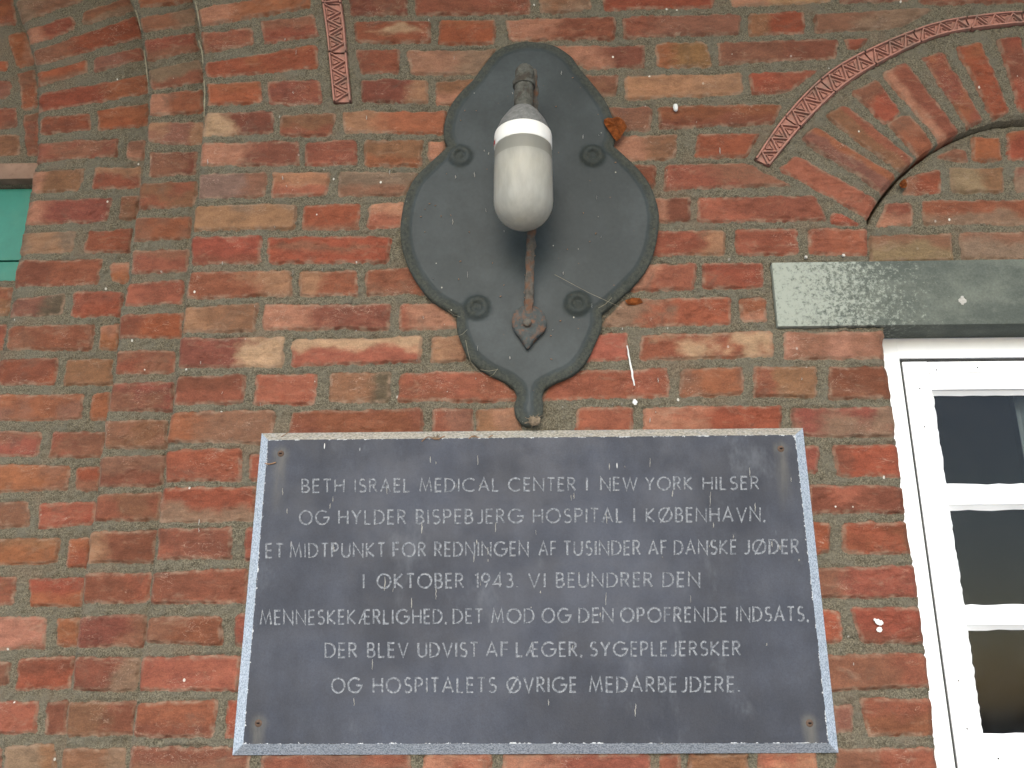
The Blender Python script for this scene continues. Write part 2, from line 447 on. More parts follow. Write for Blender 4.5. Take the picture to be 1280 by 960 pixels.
# ------------------------------------------------------------------ brick tracing: quads TL TR BR BL in photograph pixels
C = dict(r=(156, 82, 64), R=(166, 80, 58), d=(138, 74, 58), o=(166, 92, 62), p=(190, 122, 102), m=(150, 94, 76),
         b=(144, 90, 72), g=(150, 114, 98), t=(176, 122, 96), y=(152, 100, 72), k=(98, 86, 72), w=(206, 160, 132), s=(174, 92, 74))
def balb(c):
    c = alb(c); l = float(c @ np.array([0.2126, 0.7152, 0.0722]))
    return (c * 0.86 + l * 0.14) * np.array([0.735, 0.80, 0.66])
MAIN = """
249 13 388 -14 388 9 254 33 o pL
252 43 315 35 317 55 257 66 m rM
328 26 392 20 397 45 332 54 r mT
258 79 394 57 399 85 259 97 R oM
261 107 326 103 326 128 262 132 R oT
335 103 400 101 402 130 338 131 d rM
255 143 340 140 340 166 255 170 d wL
350 146 420 143 414 169 350 170 b rB
430 142 558 139 553 167 432 167 s tL
252 180 372 178 372 207 251 207 d pL
381 178 445 176 447 205 381 207 r sM
457 178 526 176 526 207 458 208 m oB
534 178 556 177 550 202 536 200 p -
249 220 331 217 330 246 248 248 g mR
341 218 411 216 408 244 340 246 p sB
424 216 522 217 505 244 424 245 g mB
243 259 370 256 367 286 242 287 t gM
380 258 449 256 448 287 378 287 R mB
462 256 506 254 502 284 460 285 p sB
240 298 326 296 324 328 240 330 R dB
335 298 488 296 484 328 335 329 R mC
237 342 363 339 363 370 234 373 r tR
376 340 446 339 446 369 375 370 r tL
459 338 516 336 535 367 458 368 r mM
230 385 322 381 318 414 228 416 b tL
331 383 487 381 486 411 330 412 d pL
500 382 548 380 575 410 500 412 p rL
224 424 356 423 352 458 222 458 d wR
368 426 526 421 525 452 365 457 s wT
540 422 582 421 582 452 540 452 b tM
220 472 306 469 304 504 218 504 d rB
321 470 394 468 394 504 320 505 s RM
413 468 487 466 485 501 413 502 y kR
500 467 610 465 655 500 498 502 r sM
214 516 342 514 342 553 210 552 m oL
366 515 528 512 528 545 363 548 r dM
542 513 590 511 590 542 542 542 m rL
597 512 645 510 652 540 597 540 t yM
208 564 301 562 300 600 206 602 R rB
313 568 360 567 360 600 312 600 r -
202 612 318 609 316 650 199 652 R gB
330 612 430 610 430 650 328 652 r -
198 662 290 660 288 698 195 698 d rM
308 660 380 660 380 698 306 700 r -
190 717 309 711 309 752 187 753 d rM
182 773 279 770 278 806 180 800 d bL
297 768 380 768 380 806 295 806 r -
178 822 300 820 297 863 173 862 r sM
170 880 270 876 266 921 168 921 r dB
285 877 340 877 340 921 283 921 R -
165 935 314 935 312 977 160 977 m dT
330 944 511 942 511 984 328 984 m rM
530 944 614 942 614 984 529 984 s pM
630 944 811 942 813 984 629 984 r pL
826 944 848 943 850 984 828 984 r -
861 943 933 942 936 984 862 984 m rM
947 942 1019 940 1024 984 950 984 p sM
1048 938 1168 936 1173 977 1046 977 r bL
437 -15 508 -16 507 19 440 19 d bM
519 -15 661 -17 661 17 520 19 d rM
672 -12 735 -14 738 12 676 17 m gM
443 28 538 27 537 54 446 54 r wC
550 26 618 26 616 55 550 56 R oT
632 26 768 22 768 49 640 52 r pL
447 64 499 63 498 92 452 92 r dL
510 65 620 63 596 94 515 92 t gR
451 102 534 101 535 128 454 129 d tR
546 102 596 101 568 130 548 130 m pB
750 -18 892 -20 890 9 755 13 R mT
905 -15 1037 -18 1037 3 915 8 t pL
1048 -14 1135 -16 1135 2 1050 4 m -
1145 -20 1300 -22 1300 3 1150 5 r -
779 23 925 19 922 42 782 48 m rL
936 18 1004 17 1004 43 938 43 R yL
1018 20 1165 12 1128 34 1020 41 m gR
686 60 805 58 805 84 736 88 d pL
820 56 882 54 888 82 822 85 y oL
898 54 1046 51 1042 74 900 79 m dR
1057 50 1084 49 1076 60 1060 62 r -
722 97 772 96 768 119 750 120 b yM
782 97 926 92 927 117 783 124 p tR
938 92 1019 90 985 115 940 118 R rM
760 135 815 134 812 162 775 162 m bM
823 134 976 131 966 155 825 161 r dB
760 172 845 168 842 198 778 202 m pL
872 170 947 167 932 196 870 197 R -
790 207 818 207 817 236 800 230 d -
832 208 930 204 987 232 831 238 r mR
818 250 862 248 862 277 818 278 d pL
873 249 1017 246 1034 275 873 278 r sL
815 291 905 289 905 317 812 319 r tR
919 288 997 287 997 317 921 318 r sM
1012 288 1086 286 1088 318 1012 319 o rL
805 332 868 330 867 362 785 364 r pL
878 330 953 330 953 360 879 361 R rM
780 376 912 373 913 405 752 408 R gL
925 374 955 373 958 403 928 403 r pB
742 420 783 418 785 448 732 452 s -
803 420 963 416 965 446 801 450 r wM
980 418 1106 414 1107 447 980 449 p mM
695 466 833 462 836 496 676 500 r sM
851 463 927 461 927 494 850 496 m oM
943 461 1020 460 1018 496 943 495 y rL
1037 460 1111 459 1116 496 1036 499 d mM
722 512 790 510 790 543 720 543 r -
805 511 975 508 977 543 805 543 R pL
990 512 1119 509 1122 545 992 545 r gM
1000 560 1022 558 1022 590 1004 590 r -
1040 558 1124 557 1128 594 1050 595 R dL
1010 607 1131 609 1134 640 1012 642 d sM
1014 653 1036 655 1036 690 1016 692 R -
1052 655 1137 654 1142 692 1055 690 d RM
1018 712 1145 707 1149 745 1020 746 r bL
1024 763 1050 765 1052 802 1028 803 R -
1065 760 1151 760 1157 803 1078 803 R dB
1030 820 1159 818 1163 858 1034 863 b rR
1040 884 1066 883 1063 915 1042 915 b -
1077 874 1167 876 1171 918 1085 920 d rT
979 211 997 199 1097 254 1085 269 s rM
1005 175 1019 163 1117 222 1106 238 m oR
1035 146 1054 136 1139 200 1125 212 m rR
1069 117 1095 105 1122 140 1105 152 R bT
1112 155 1132 145 1165 185 1152 197 o mT
1107 94 1132 82 1195 167 1181 179 r pL
1152 72 1177 65 1227 150 1210 160 r oM
1196 59 1225 52 1262 140 1240 148 R oM
1246 49 1275 46 1302 137 1275 139 R dM
1043 267 1055 271 1069 277 1043 278 R -
"""
MID = """
172 -10 240 -25 240 2 176 10 m oM
176 24 241 10 244 32 182 41 m gR
181 53 244 42 248 64 184 76 r mB
185 89 250 76 253 103 190 112 g rB
190 119 252 114 253 140 188 145 r pL
186 155 255 153 254 181 187 178 m tM
188 191 246 191 245 218 188 221 d mM
173 231 247 228 244 258 172 260 m rM
170 273 238 271 238 297 168 301 r mM
168 314 236 312 234 340 165 341 r mT
160 355 231 352 229 380 156 382 r sM
152 396 228 392 226 423 148 422 R dL
145 438 219 440 217 466 143 466 r mM
138 480 218 478 216 514 136 512 r bM
132 528 210 527 207 560 131 560 b mM
127 572 208 570 202 607 123 608 m dB
120 620 201 617 198 650 118 651 m rM
112 667 196 664 192 702 108 703 d tL
106 718 188 716 185 752 103 753 d rR
99 772 183 769 180 807 96 808 d mR
92 823 176 822 172 863 90 862 d gR
85 878 172 877 169 917 82 919 b dR
77 936 158 936 156 977 74 977 m gR
"""
INN = """
20 2 105 -15 105 2 27 27 m gL
107 17 160 0 164 13 107 29 m gB
33 37 92 21 94 37 38 55 r pL
43 66 169 24 174 45 46 79 R mL
47 92 107 77 107 92 48 108 R mB
118 74 177 60 180 73 118 92 m rR
47 120 182 95 184 117 48 140 R oR
52 148 113 143 113 163 50 167 R dM
123 139 185 131 185 158 124 163 R oM
45 180 148 174 146 195 44 202 r mM
160 177 182 176 180 200 158 197 m pB
40 215 105 212 98 238 37 240 m pL
120 211 176 209 175 233 115 236 r tT
35 252 140 248 132 276 30 280 r pL
152 246 174 245 170 274 149 273 b rM
26 292 95 290 90 314 22 318 g tM
112 289 165 287 162 315 107 315 r -
22 328 128 325 120 356 15 358 r dL
140 330 162 328 159 353 140 352 o pT
16 375 80 368 78 393 10 395 b kR
93 367 154 366 151 395 90 396 r RB
12 410 117 407 114 437 9 437 r mM
126 409 149 406 147 438 125 437 o pT
-2 452 72 448 68 480 -4 481 R dM
83 451 140 449 140 480 80 481 b yM
-20 495 103 493 101 522 -24 527 m oM
116 493 138 492 136 524 112 524 o -
-40 540 52 541 47 570 -44 570 r mT
68 540 131 540 129 571 63 571 r bM
-30 582 88 583 84 612 -34 616 o mM
97 585 126 583 123 614 95 612 R mB
-50 630 36 628 35 658 -54 662 b mM
50 630 120 628 117 655 47 660 R sM
-60 676 75 673 70 703 -62 708 o yT
87 674 112 673 109 709 84 708 R oT
-50 722 20 722 18 754 -54 757 m rM
37 724 106 723 103 758 40 757 R oB
-70 773 58 772 55 810 -72 812 p mM
73 774 100 774 97 808 71 806 o rM
-60 828 11 828 8 856 -64 858 b -
23 823 93 821 89 859 20 862 R dT
-70 877 48 879 44 915 -74 919 s RM
60 878 85 876 82 917 57 916 m dM
-60 935 2 935 0 977 -64 977 m -
8 935 67 930 72 977 8 977 g yR
"""
BACK = """
-26 0 14 -10 22 30 -16 33 r oM
11 44 32 40 42 80 22 84 o pM
22 92 42 88 47 135 30 138 o mT
30 144 50 143 50 193 34 195 m rM
-30 78 9 77 10 88 -30 90 R -
-30 103 13 102 12 122 -30 124 m rM
-30 137 20 136 21 160 -30 162 m rM
-30 170 24 169 24 194 -30 196 m -
-60 362 14 360 10 395 -64 397 m rM
-60 408 8 407 4 437 -64 439 r -
"""
TYM = """
1180 196 1192 189 1206 193 1206 201 r mM
1217 172 1249 172 1251 200 1217 201 o rM
1259 164 1300 160 1300 200 1259 200 R oT
1135 222 1174 213 1175 242 1128 244 R mL
1187 211 1253 210 1253 240 1190 240 g yR
1268 210 1335 209 1335 240 1270 240 b gM
1108 256 1137 255 1140 281 1098 283 r pB
1151 253 1340 250 1340 281 1153 281 r gB
1088 296 1189 293 1190 325 1088 328 g mT
1201 293 1310 291 1310 323 1204 324 g mT
"""

def parse(txt, y):
    out = []
    for ln in txt.strip().splitlines():
        f = ln.split(); q = [float(t) for t in f[:8]]
        P = bpa([(q[0], q[1]), (q[2], q[3]), (q[4], q[5]), (q[6], q[7])], y)
        out.append((P, f[8], f[9]))
    return out

def fillers(bricks, x0, x1, z0, z1, ok, hdr=0.098, stp=0.205, pitch=0.0563, joint=0.015, zref=2.0, seed=1):
    """plain running bond outside the photographed part of the wall"""
    rr = random.Random(seed); res = []
    boxes = np.array([[b[0][:, 0].min(), b[0][:, 0].max(), b[0][:, 1].min(), b[0][:, 1].max()] for b in bricks]) if bricks else np.zeros((0, 4))
    k0 = int(math.floor((z0 - zref) / pitch)); k1 = int(math.ceil((z1 - zref) / pitch))
    for k in range(k0, k1):
        zb = zref + k * pitch; x = x0 - rr.uniform(0, 0.2); j = rr.randint(0, 1)
        while x < x1:
            wd = stp if (j % 3) else hdr
            a, b, c, d = x, x + wd, zb, zb + pitch - joint
            j += 1; x += wd + joint
            if not ok((a + b) / 2, (c + d) / 2): continue
            if len(boxes) and np.any((boxes[:, 0] < b + 0.006) & (boxes[:, 1] > a - 0.006) & (boxes[:, 2] < d + 0.006) & (boxes[:, 3] > c - 0.006)): continue
            P = np.array([[a, d], [b, d], [b, c], [a, c]])
            res.append((P, rr.choice('rrRRdmosb'), rr.choice(['-', 'rM', 'mM', 'pL', 'dB', 'sM'])))
    return res

def axis(lo, hi, f0, f1, fine, coarse):
    a = list(np.arange(f0, f1, fine))
    x = f0; s = fine; L = []
    while x > lo:
        s = min(s * 1.12, coarse); x -= s; L.append(x)
    x = a[-1]; s = fine; Rr = []
    while x < hi:
        s = min(s * 1.12, coarse); x += s; Rr.append(x)
    return np.array(L[::-1] + a + Rr)

def panel(name, xs, zs, y0, bricks, polys, parent, depth, parts=None, lower=None, mat=None, field=None, snap=0.55):
    """height-field masonry: polys = list of (polygon, 'in'|'out') that bound the panel; parts = [(name, polygon)] split off as their own mesh"""
    X, Z = np.meshgrid(xs, zs)
    keep = np.ones(X.shape, bool)
    cell = np.minimum(np.gradient(xs)[None, :], np.gradient(zs)[:, None]) * np.ones_like(X)
    cell = np.maximum(np.gradient(xs)[None, :] * np.ones_like(X), np.gradient(zs)[:, None] * np.ones_like(X))
    val = np.full(X.shape, 1e9)
    for P, side in polys:
        d, cx, cz = sd_poly(X, Z, P)
        if side == 'in': d = -d
        m = np.abs(d) < snap * cell
        X = np.where(m, cx, X); Z = np.where(m, cz, Z)
        d = np.where(m, 0.0, d)
        val = np.minimum(val, d)
    fc = (val[:-1, :-1] + val[1:, :-1] + val[1:, 1:] + val[:-1, 1:]) / 4
    mn = np.minimum(np.minimum(val[:-1, :-1], val[1:, :-1]), np.minimum(val[1:, 1:], val[:-1, 1:]))
    fkeep = (fc > 0) & (mn > -1e-6 - 0.35 * cell[:-1, :-1])
    if field is not None:
        Y, at = field(X, Z, val)
    else:
        wx = X + 0.0030 * fbm(X, Z, 55, 3, 3) + 0.0035 * fbm(X, Z, 16, 2, 5)
        wz = Z + 0.0030 * fbm(X, Z, 55, 3, 9) + 0.0028 * fbm(X, Z, 14, 2, 6)
        SD = np.full(X.shape, 0.02)
        c1 = np.zeros(X.shape + (3,)); c1[:] = alb(C['r']); c2 = c1.copy()
        PM = np.full(X.shape, -1.0); H0 = np.zeros(X.shape)
        rr = random.Random(5)
        mg = 0.016
        for P, code, pt in bricks:
            col = balb(C[code]) * rr.uniform(0.88, 1.1) * np.array([1, rr.uniform(0.92, 1.1), rr.uniform(0.9, 1.1)])
            pc = balb(C[pt[0]]) if pt != '-' else col * np.array([1.15, 1.1, 1.05])
            off, tu, tv, rad = rr.uniform(-0.0016, 0.0016), rr.uniform(-0.002, 0.002), rr.uniform(-0.0022, 0.0022), rr.uniform(0.002, 0.007)
            i0, i1 = np.searchsorted(xs, P[:, 0].min() - mg), np.searchsorted(xs, P[:, 0].max() + mg)
            j0, j1 = np.searchsorted(zs, P[:, 1].min() - mg), np.searchsorted(zs, P[:, 1].max() + mg)
            if i1 <= i0 or j1 <= j0: continue
            sl = (slice(j0, j1), slice(i0, i1))
            x, z = wx[sl], wz[sl]
            ds = []
            ar = 0
            for i in range(4):
                a, b = P[i], P[(i + 1) % 4]; ar += a[0] * b[1] - b[0] * a[1]
            sg = 1 if ar > 0 else -1
            for i in range(4):
                a, b = P[i], P[(i + 1) % 4]; e = b - a; L = np.hypot(*e) + 1e-9
                ds.append(sg * ((x - a[0]) * e[1] - (z - a[1]) * e[0]) / L)
            mx = np.maximum(np.maximum(ds[0], ds[1]), np.maximum(ds[2], ds[3]))
            q = sum(np.maximum(t + rad, 0) ** 2 for t in ds)
            sd = np.sqrt(q) - rad + np.minimum(mx + rad, 0) - (0.0058 if abs(P[1][1] - P[0][1]) > 0.35 * abs(P[1][0] - P[0][0]) else 0.0014)
            u = np.clip(ds[3] / (ds[3] + ds[1] - 1e-9), 0, 1); vv = np.clip(ds[0] / (ds[0] + ds[2] - 1e-9), 0, 1)
            k = pt[1] if pt != '-' else 'M'
            nz = fbm(x + i0 * 0.01, z, 20, 3, rr.randint(0, 999))
            if k == 'L': pm = (0.34 - u) * 3
            elif k == 'R': pm = (u - 0.66) * 3
            elif k == 'T': pm = (0.4 - vv) * 2
            elif k == 'B': pm = (vv - 0.6) * 2
            elif k == 'C': pm = 0.25 - np.abs(vv - 0.5 + 0.3 * nz) * 2.5 - np.abs(u - 0.5)
            else: pm = -0.06 + 0 * u
            pm = pm + nz * (0.9 if k != 'M' else 1.4)
            if pt == '-': pm = pm - 0.3
            m = sd < SD[sl]
            SD[sl] = np.where(m, sd, SD[sl]); PM[sl] = np.where(m, pm, PM[sl])
            H0[sl] = np.where(m, off + tu * (u - 0.5) + tv * (vv - 0.5), H0[sl])
            c1[sl] = np.where(m[..., None], col, c1[sl]); c2[sl] = np.where(m[..., None], pc, c2[sl])
        ins = sstep(0.0022, -0.0045, SD)
        crease = np.abs(fbm(X * 1.0, Z * 2.6, 26, 3, 41))
        hb = 0.0040 + H0 + 0.0022 * fbm(X, Z * 1.5, 34, 4, 21) - 0.0024 * sstep(0.07, 0.0, crease) * sstep(-0.05, 0.2, fbm(X, Z, 11, 2, 77))
        hm = 0.0006 + 0.0046 * fbm(X, Z, 120, 3, 31, 0.65) + 0.0042 * fbm(X, Z, 17, 2, 33) - 0.0034 * sstep(0.0042, 0.0008, SD) * sstep(-0.08, 0.16, fbm(X, Z, 24, 2, 35))
        H = ins * hb + (1 - ins) * hm
        if lower is not None:
            for P, dd in lower:
                d, _, _ = sd_poly(X, Z, P)
                H = np.where(d < 0.0, H - dd, H)
        H = H - (0.006 + 0.006 * fbm(X, Z, 30, 2, 91)) * sstep(0.009, 0.0, val)
        Y = y0 - H
        at = dict(sd=SD, pm=PM, c1=c1, c2=c2)
    nz_, nx_ = X.shape
    idx = np.arange(nz_ * nx_).reshape(nz_, nx_)
    quads = np.stack([idx[:-1, :-1], idx[:-1, 1:], idx[1:, 1:], idx[1:, :-1]], -1)
    groups = [(name, fkeep, parent)]
    if parts:
        xc = (X[:-1, :-1] + X[1:, 1:]) / 2; zc = (Z[:-1, :-1] + Z[1:, 1:]) / 2
        rest = fkeep.copy(); groups = []
        for pn, P in parts:
            d, _, _ = sd_poly(xc, zc, P)
            gm = rest & (d < 0); rest &= ~gm
            groups.append((pn, gm, None))
        groups.insert(0, (name, rest, parent))
    obs = []
    allb = None
    co = np.stack([X, Y, Z], -1).reshape(-1, 3)
    # boundary edges of the whole kept set
    Q = quads[fkeep]
    E = np.concatenate([Q[:, [0, 1]], Q[:, [1, 2]], Q[:, [2, 3]], Q[:, [3, 0]]])
    key = np.sort(E, 1); kk = key[:, 0].astype(np.int64) * (nz_ * nx_) + key[:, 1]
    un, cnt = np.unique(kk, return_counts=True)
    bset = un[cnt == 1]
    for gi, (gn, gm, par) in enumerate(groups):
        q = quads[gm]
        e = np.concatenate([q[:, [0, 1]], q[:, [1, 2]], q[:, [2, 3]], q[:, [3, 0]]])
        ks = np.sort(e, 1); ks = ks[:, 0].astype(np.int64) * (nz_ * nx_) + ks[:, 1]
        be = e[np.isin(ks, bset)]
        used, inv = np.unique(q.ravel(), return_inverse=True)
        v1 = co[used]; f1 = inv.reshape(-1, 4)
        lut = np.full(nz_ * nx_, -1, np.int64); lut[used] = np.arange(len(used))
        bl = lut[be]
        bv = np.unique(bl.ravel()); lut2 = np.full(len(used), -1, np.int64); lut2[bv] = len(used) + np.arange(len(bv))
        v2 = v1[bv].copy(); v2[:, 1] = y0 + depth
        f2 = np.stack([bl[:, 1], bl[:, 0], lut2[bl[:, 0]], lut2[bl[:, 1]]], -1)
        V = np.concatenate([v1, v2]); Fq = np.concatenate([f1, f2])
        src = np.concatenate([used, used[bv]])
        me = bpy.data.meshes.new(gn)
        me.vertices.add(len(V)); me.vertices.foreach_set('co', V.astype(np.float32).ravel())
        me.loops.add(len(Fq) * 4); me.loops.foreach_set('vertex_index', Fq.astype(np.int32).ravel())
        me.polygons.add(len(Fq)); me.polygons.foreach_set('loop_start', np.arange(0, len(Fq) * 4, 4, dtype=np.int32))
        me.polygons.foreach_set('use_smooth', np.ones(len(Fq), bool))
        me.update(calc_edges=True)
        # keep the arris at the reveal crisp
        for an, arr in at.items():
            if arr.ndim == 3:
                A = me.attributes.new(an, 'FLOAT_COLOR', 'POINT')
                c4 = np.ones((len(V), 4), np.float32); c4[:, :3] = arr.reshape(-1, 3)[src]
                A.data.foreach_set('color', c4.ravel())
            else:
                A = me.attributes.new(an, 'FLOAT', 'POINT')
                A.data.foreach_set('value', arr.reshape(-1)[src].astype(np.float32))
        me.materials.append(mat or M['wall'])
        o = bpy.data.objects.new(gn, me); link(o, par if par is not None else parent)
        pp = par if par is not None else parent
        if pp is not None: o.matrix_parent_inverse = Matrix.Translation(pp.location).inverted()
        obs.append(o)
    return obs

# ------------------------------------------------------------------ the building
BLD = empty('brick_building', (0, 0, 0))
tag(BLD, 'old red brick building wall with stepped arch, arched white window and green shutter', 'building')

E2 = [(240, 0), (246, 25), (250, 55), (252.5, 85), (255, 120), (254.5, 145), (252.5, 170), (251, 190), (247.5, 220), (245, 245), (242, 265), (237.5, 300), (234, 345), (229, 380), (225, 420), (220, 450), (217, 490), (211, 540), (206, 580), (201, 620), (196, 665), (189, 720), (184, 775), (176, 825), (170, 880), (162.5, 935), (158, 965)]
E1 = [(162, 0), (169, 15), (173, 30), (178, 55), (181, 80), (184, 100), (185, 120), (184.5, 145), (182.5, 165), (179, 200), (175, 230), (171, 260), (165, 285), (161, 325), (159, 350), (154, 375), (149, 400), (144, 440), (136, 500), (130, 545), (123, 590), (118, 640), (110, 680), (104, 725), (99, 775), (92.5, 830), (85, 880), (80, 925), (74, 965)]
E0 = [(15, 0), (24, 22), (31, 38), (37.5, 60), (42.5, 80), (46, 110), (47, 140), (47, 165), (45, 200), (41, 220), (36, 245), (31.5, 275), (25, 310), (20, 340), (15, 370), (10, 400), (4, 430), (-8, 490), (-22, 560), (-36, 640), (-52, 720), (-68, 820), (-84, 965)]
D1, D2, D3 = 0.11, 0.22, 0.29
ZL, ZH, XL, XH = 0.0, 4.4, -2.1, 2.7

def edge_poly(E, y):
    """closed polygon of everything right of / above the curved edge E"""
    c = catmull(E, 3); P = bpa(c, y)
    P[:, 0] += 0.0022 * fbm(P[:, 0] * 0 + 3.3, P[:, 1], 30, 3, 8)
    x0, z0 = P[0]; x1, z1 = P[1]
    # carry the arch on above the frame as a circular sweep to the left
    t = np.array([x0 - x1, z0 - z1]); t /= np.hypot(*t); nrm = np.array([-t[1], t[0]])
    Rr = 0.62; cc = P[0] + nrm * Rr; a0 = math.atan2(*(P[0] - cc)[::-1])
    arc = [cc + Rr * np.array([math.cos(a0 + q), math.sin(a0 + q)]) for q in np.linspace(0.06, 2.6, 30)]
    arc = [p for p in arc]
    lowx = P[-1][0]
    pts = [np.array([lowx, -0.3])] + list(P[::-1]) + arc + [np.array([XL - 1, arc[-1][1]]), np.array([XL - 1, 5.0]), np.array([XH + 1, 5.0]), np.array([XH + 1, -0.3])]
    return np.array(pts)

W2, W1, W0 = edge_poly(E2, 0.0), edge_poly(E1, D1), edge_poly(E0, D2)

# window opening + shallow arched recess above the lintel
xc = bp(1306, 160).x
WL = [(1177, 1000), (1172, 960), (1165, 875), (1160, 830), (1150, 765), (1144, 720), (1130, 632), (1125, 580), (1119, 530), (1110, 470), (1105, 424), (1104, 409)]
AR = [(1088, 328), (1086, 320), (1084, 275), (1097, 252), (1120, 222), (1150, 195), (1190, 170), (1240, 152), (1280, 147)]
wl = bpa(WL); arr = bpa(AR); arr = np.concatenate([arr[:3], catmull(arr[2:], 5)[1:]])
wl = catmull(wl, 8); wl[:, 0] += 0.0030 * fbm(wl[:, 1], wl[:, 1] * 0 + 0.5, 60, 4, 71, 0.7) + 0.0012 * fbm(wl[:, 1], wl[:, 1] * 0 + 0.5, 300, 2, 73)
ZSILL = 1.40
left = np.concatenate([[[wl[0, 0], ZSILL]], wl, arr])
right = left[::-1].copy(); right[:, 0] = 2 * xc - right[:, 0]
HOLE = np.concatenate([left, right])
# lintel and band footprints (wall set back behind them)
lin_px = [(963, 331), (972, 414)]
LT = bpa([(963, 331), (1280, 325)]); LB = bpa([(970, 414), (1103, 409)])
LX0 = bp(967, 372).x; LZ1 = (LT[0, 1] + LT[1, 1]) / 2; LZ0 = LB[1, 1]
LX1 = 2 * xc - LX0
LREC = np.array([[LX0, LZ0], [LX1, LZ0], [LX1, LZ1], [LX0, LZ1]])

SO = bpa([(943, 200), (981, 145), (1035, 91), (1100, 56), (1170, 30), (1237, 19), (1280, 16)], 0.0)
SI = bpa([(961, 209), (1005, 156), (1057, 107), (1115, 72), (1172, 47), (1225, 37), (1280, 31)], 0.0)
SO = catmull(SO, 6); SI = catmull(SI, 6)
def mirror_ext(P):
    P = P[P[:, 0] < xc - 0.005]; Q = P[::-1].copy(); Q[:, 0] = 2 * xc - Q[:, 0]
    return np.concatenate([P, Q])
SOm, SIm = mirror_ext(SO), mirror_ext(SI)
BAND = np.concatenate([SOm, SIm[::-1]])
LO = catmull(bpa([(426, -14), (427, 0), (432, 40), (436, 90), (440, 130)]), 6)
LI = catmull(bpa([(399, -14), (402, 0), (408, 40), (413, 90), (417, 130)]), 6)
BANDL = np.concatenate([LO, LI[::-1]])
ARCHP = np.concatenate([SIm, bpa([(0, 0)])[:0], right[np.argsort(np.arange(len(right)))][0:0]]) if False else None

bm_main = parse(MAIN, 0.0)
# voussoirs beyond the frame: the traced ones mirrored
for P, c, p in list(bm_main[-10:-1]):
    Q = P.copy(); Q[:, 0] = 2 * xc - Q[:, 0]; bm_main.append((Q[[1, 0, 3, 2]], c, p))
in_frame = lambda x, z: False
def frame_px(x, z, y=0.0):
    d = RM.transposed() @ (Vector((x, y, z)) - CAM)
    return 640 + F_PX * d.x / -d.z, 480 - F_PX * d.y / -d.z
def ok_main(x, z):
    u, v_ = frame_px(x, z)
    if -5 < u < 1280 and -8 < v_ < 962: return False
    d = (x - xc) / (xc - SO[0, 0]); 
    if z > 2.55 and abs(x - xc) < (xc - SO[0, 0]) + 0.03 and z < SO[-1, 1] + 0.02: return False
    return True
bm_main += fillers(bm_main, bp(158, 965).x - 0.5, XH, ZL, ZH, ok_main, zref=bp(640, 984).z, seed=3)
xs = axis(bp(255, 100).x - 0.9, XH, bp(150, 965).x - 0.02, bp(1300, 0).x, 0.0021, 0.012)
zs = axis(ZL, ZH, bp(640, 975).z - 0.01, bp(640, -5).z + 0.02, 0.0021, 0.012)
tympanum_top = arr[2:]
# region of the relieving arch (between terracotta band and intrados), split off as a part
ring_r = right[:len(right)]
SPR = np.array(bpa([(975, 213), (1083, 277)]))
arch_poly = np.concatenate([SIm, np.array([[2 * xc - SPR[0, 0], SPR[0, 1]], [2 * xc - SPR[1, 0], SPR[1, 1]]]), (lambda a: np.concatenate([np.stack([2 * xc - a[:, 0], a[:, 1]], -1), a[::-1]]))(tympanum_top + np.array([[0.002, -0.002]])), SPR[::-1]])
panel('wall_face', xs, zs, 0.0, bm_main, [(W2, 'in'), (HOLE, 'out')], BLD, 0.15,
      parts=[('relieving_arch', arch_poly)], lower=[(LREC, 0.02), (BAND, 0.006), (BANDL, 0.006)])

# middle and inner arch orders, recessed panel behind the shutter
bm_mid = parse(MID, D1)
def okf(y, xlo, xhi):
    def f(x, z):
        u, v_ = frame_px(x, z, y)
        if -60 < u < 1280 and -8 < v_ < 962: return False
        return True
    return f
xa, xb = bp(74, 965, D1).x, bp(255, 100, D1).x
bm_mid += fillers(bm_mid, -2.1, xb + 0.05, ZL, ZH, okf(D1, 0, 0), zref=bp(640, 977, D1).z, seed=4)
panel('arch_order', axis(-2.1, xb + 0.06, bp(60, 965, D1).x - 0.02, xb + 0.03, 0.0024, 0.016), axis(ZL, ZH, bp(100, 975, D1).z - 0.01, bp(200, -5, D1).z + 0.02, 0.0024, 0.016), D1, bm_mid, [(W1, 'in')], BLD, 0.15)
bm_inn = parse(INN, D2)
xb2 = bp(185, 120, D2).x
bm_inn += fillers(bm_inn, -2.1, xb2 + 0.05, ZL, ZH, okf(D2, 0, 0), zref=bp(640, 977, D2).z, seed=5)
panel('arch_order', axis(-2.1, xb2 + 0.05, bp(-10, 965, D2).x, xb2 + 0.03, 0.0024, 0.016), axis(ZL, ZH, bp(100, 975, D2).z - 0.01, bp(100, -5, D2).z + 0.02, 0.0024, 0.016), D2, bm_inn, [(W0, 'in')], BLD, 0.11)
bm_bk = parse(BACK, D3)
SH0, SH1 = bp(-10, 350, D3).z, bp(-10, 232, D3).z
SHX1 = bp(47, 200, D3).x + 0.01; SHX0 = SHX1 - 0.62
xb3 = SHX1 + 0.06
bm_bk += fillers(bm_bk, -2.1, xb3, ZL, ZH, okf(D3, 0, 0), zref=bp(640, 977, D3).z, seed=6)
SHP = np.array([[SHX0, SH0], [SHX1, SH0], [SHX1, SH1 + 0.001], [SHX0, SH1 + 0.001]])
panel('recessed_panel', axis(-2.1, xb3, bp(-20, 500, D3).x, xb3 - 0.004, 0.0026, 0.016), axis(ZL, ZH, bp(0, 500, D3).z, bp(0, -5, D3).z + 0.02, 0.0026, 0.016), D3, bm_bk, [(SHP, 'out')], BLD, 0.06)

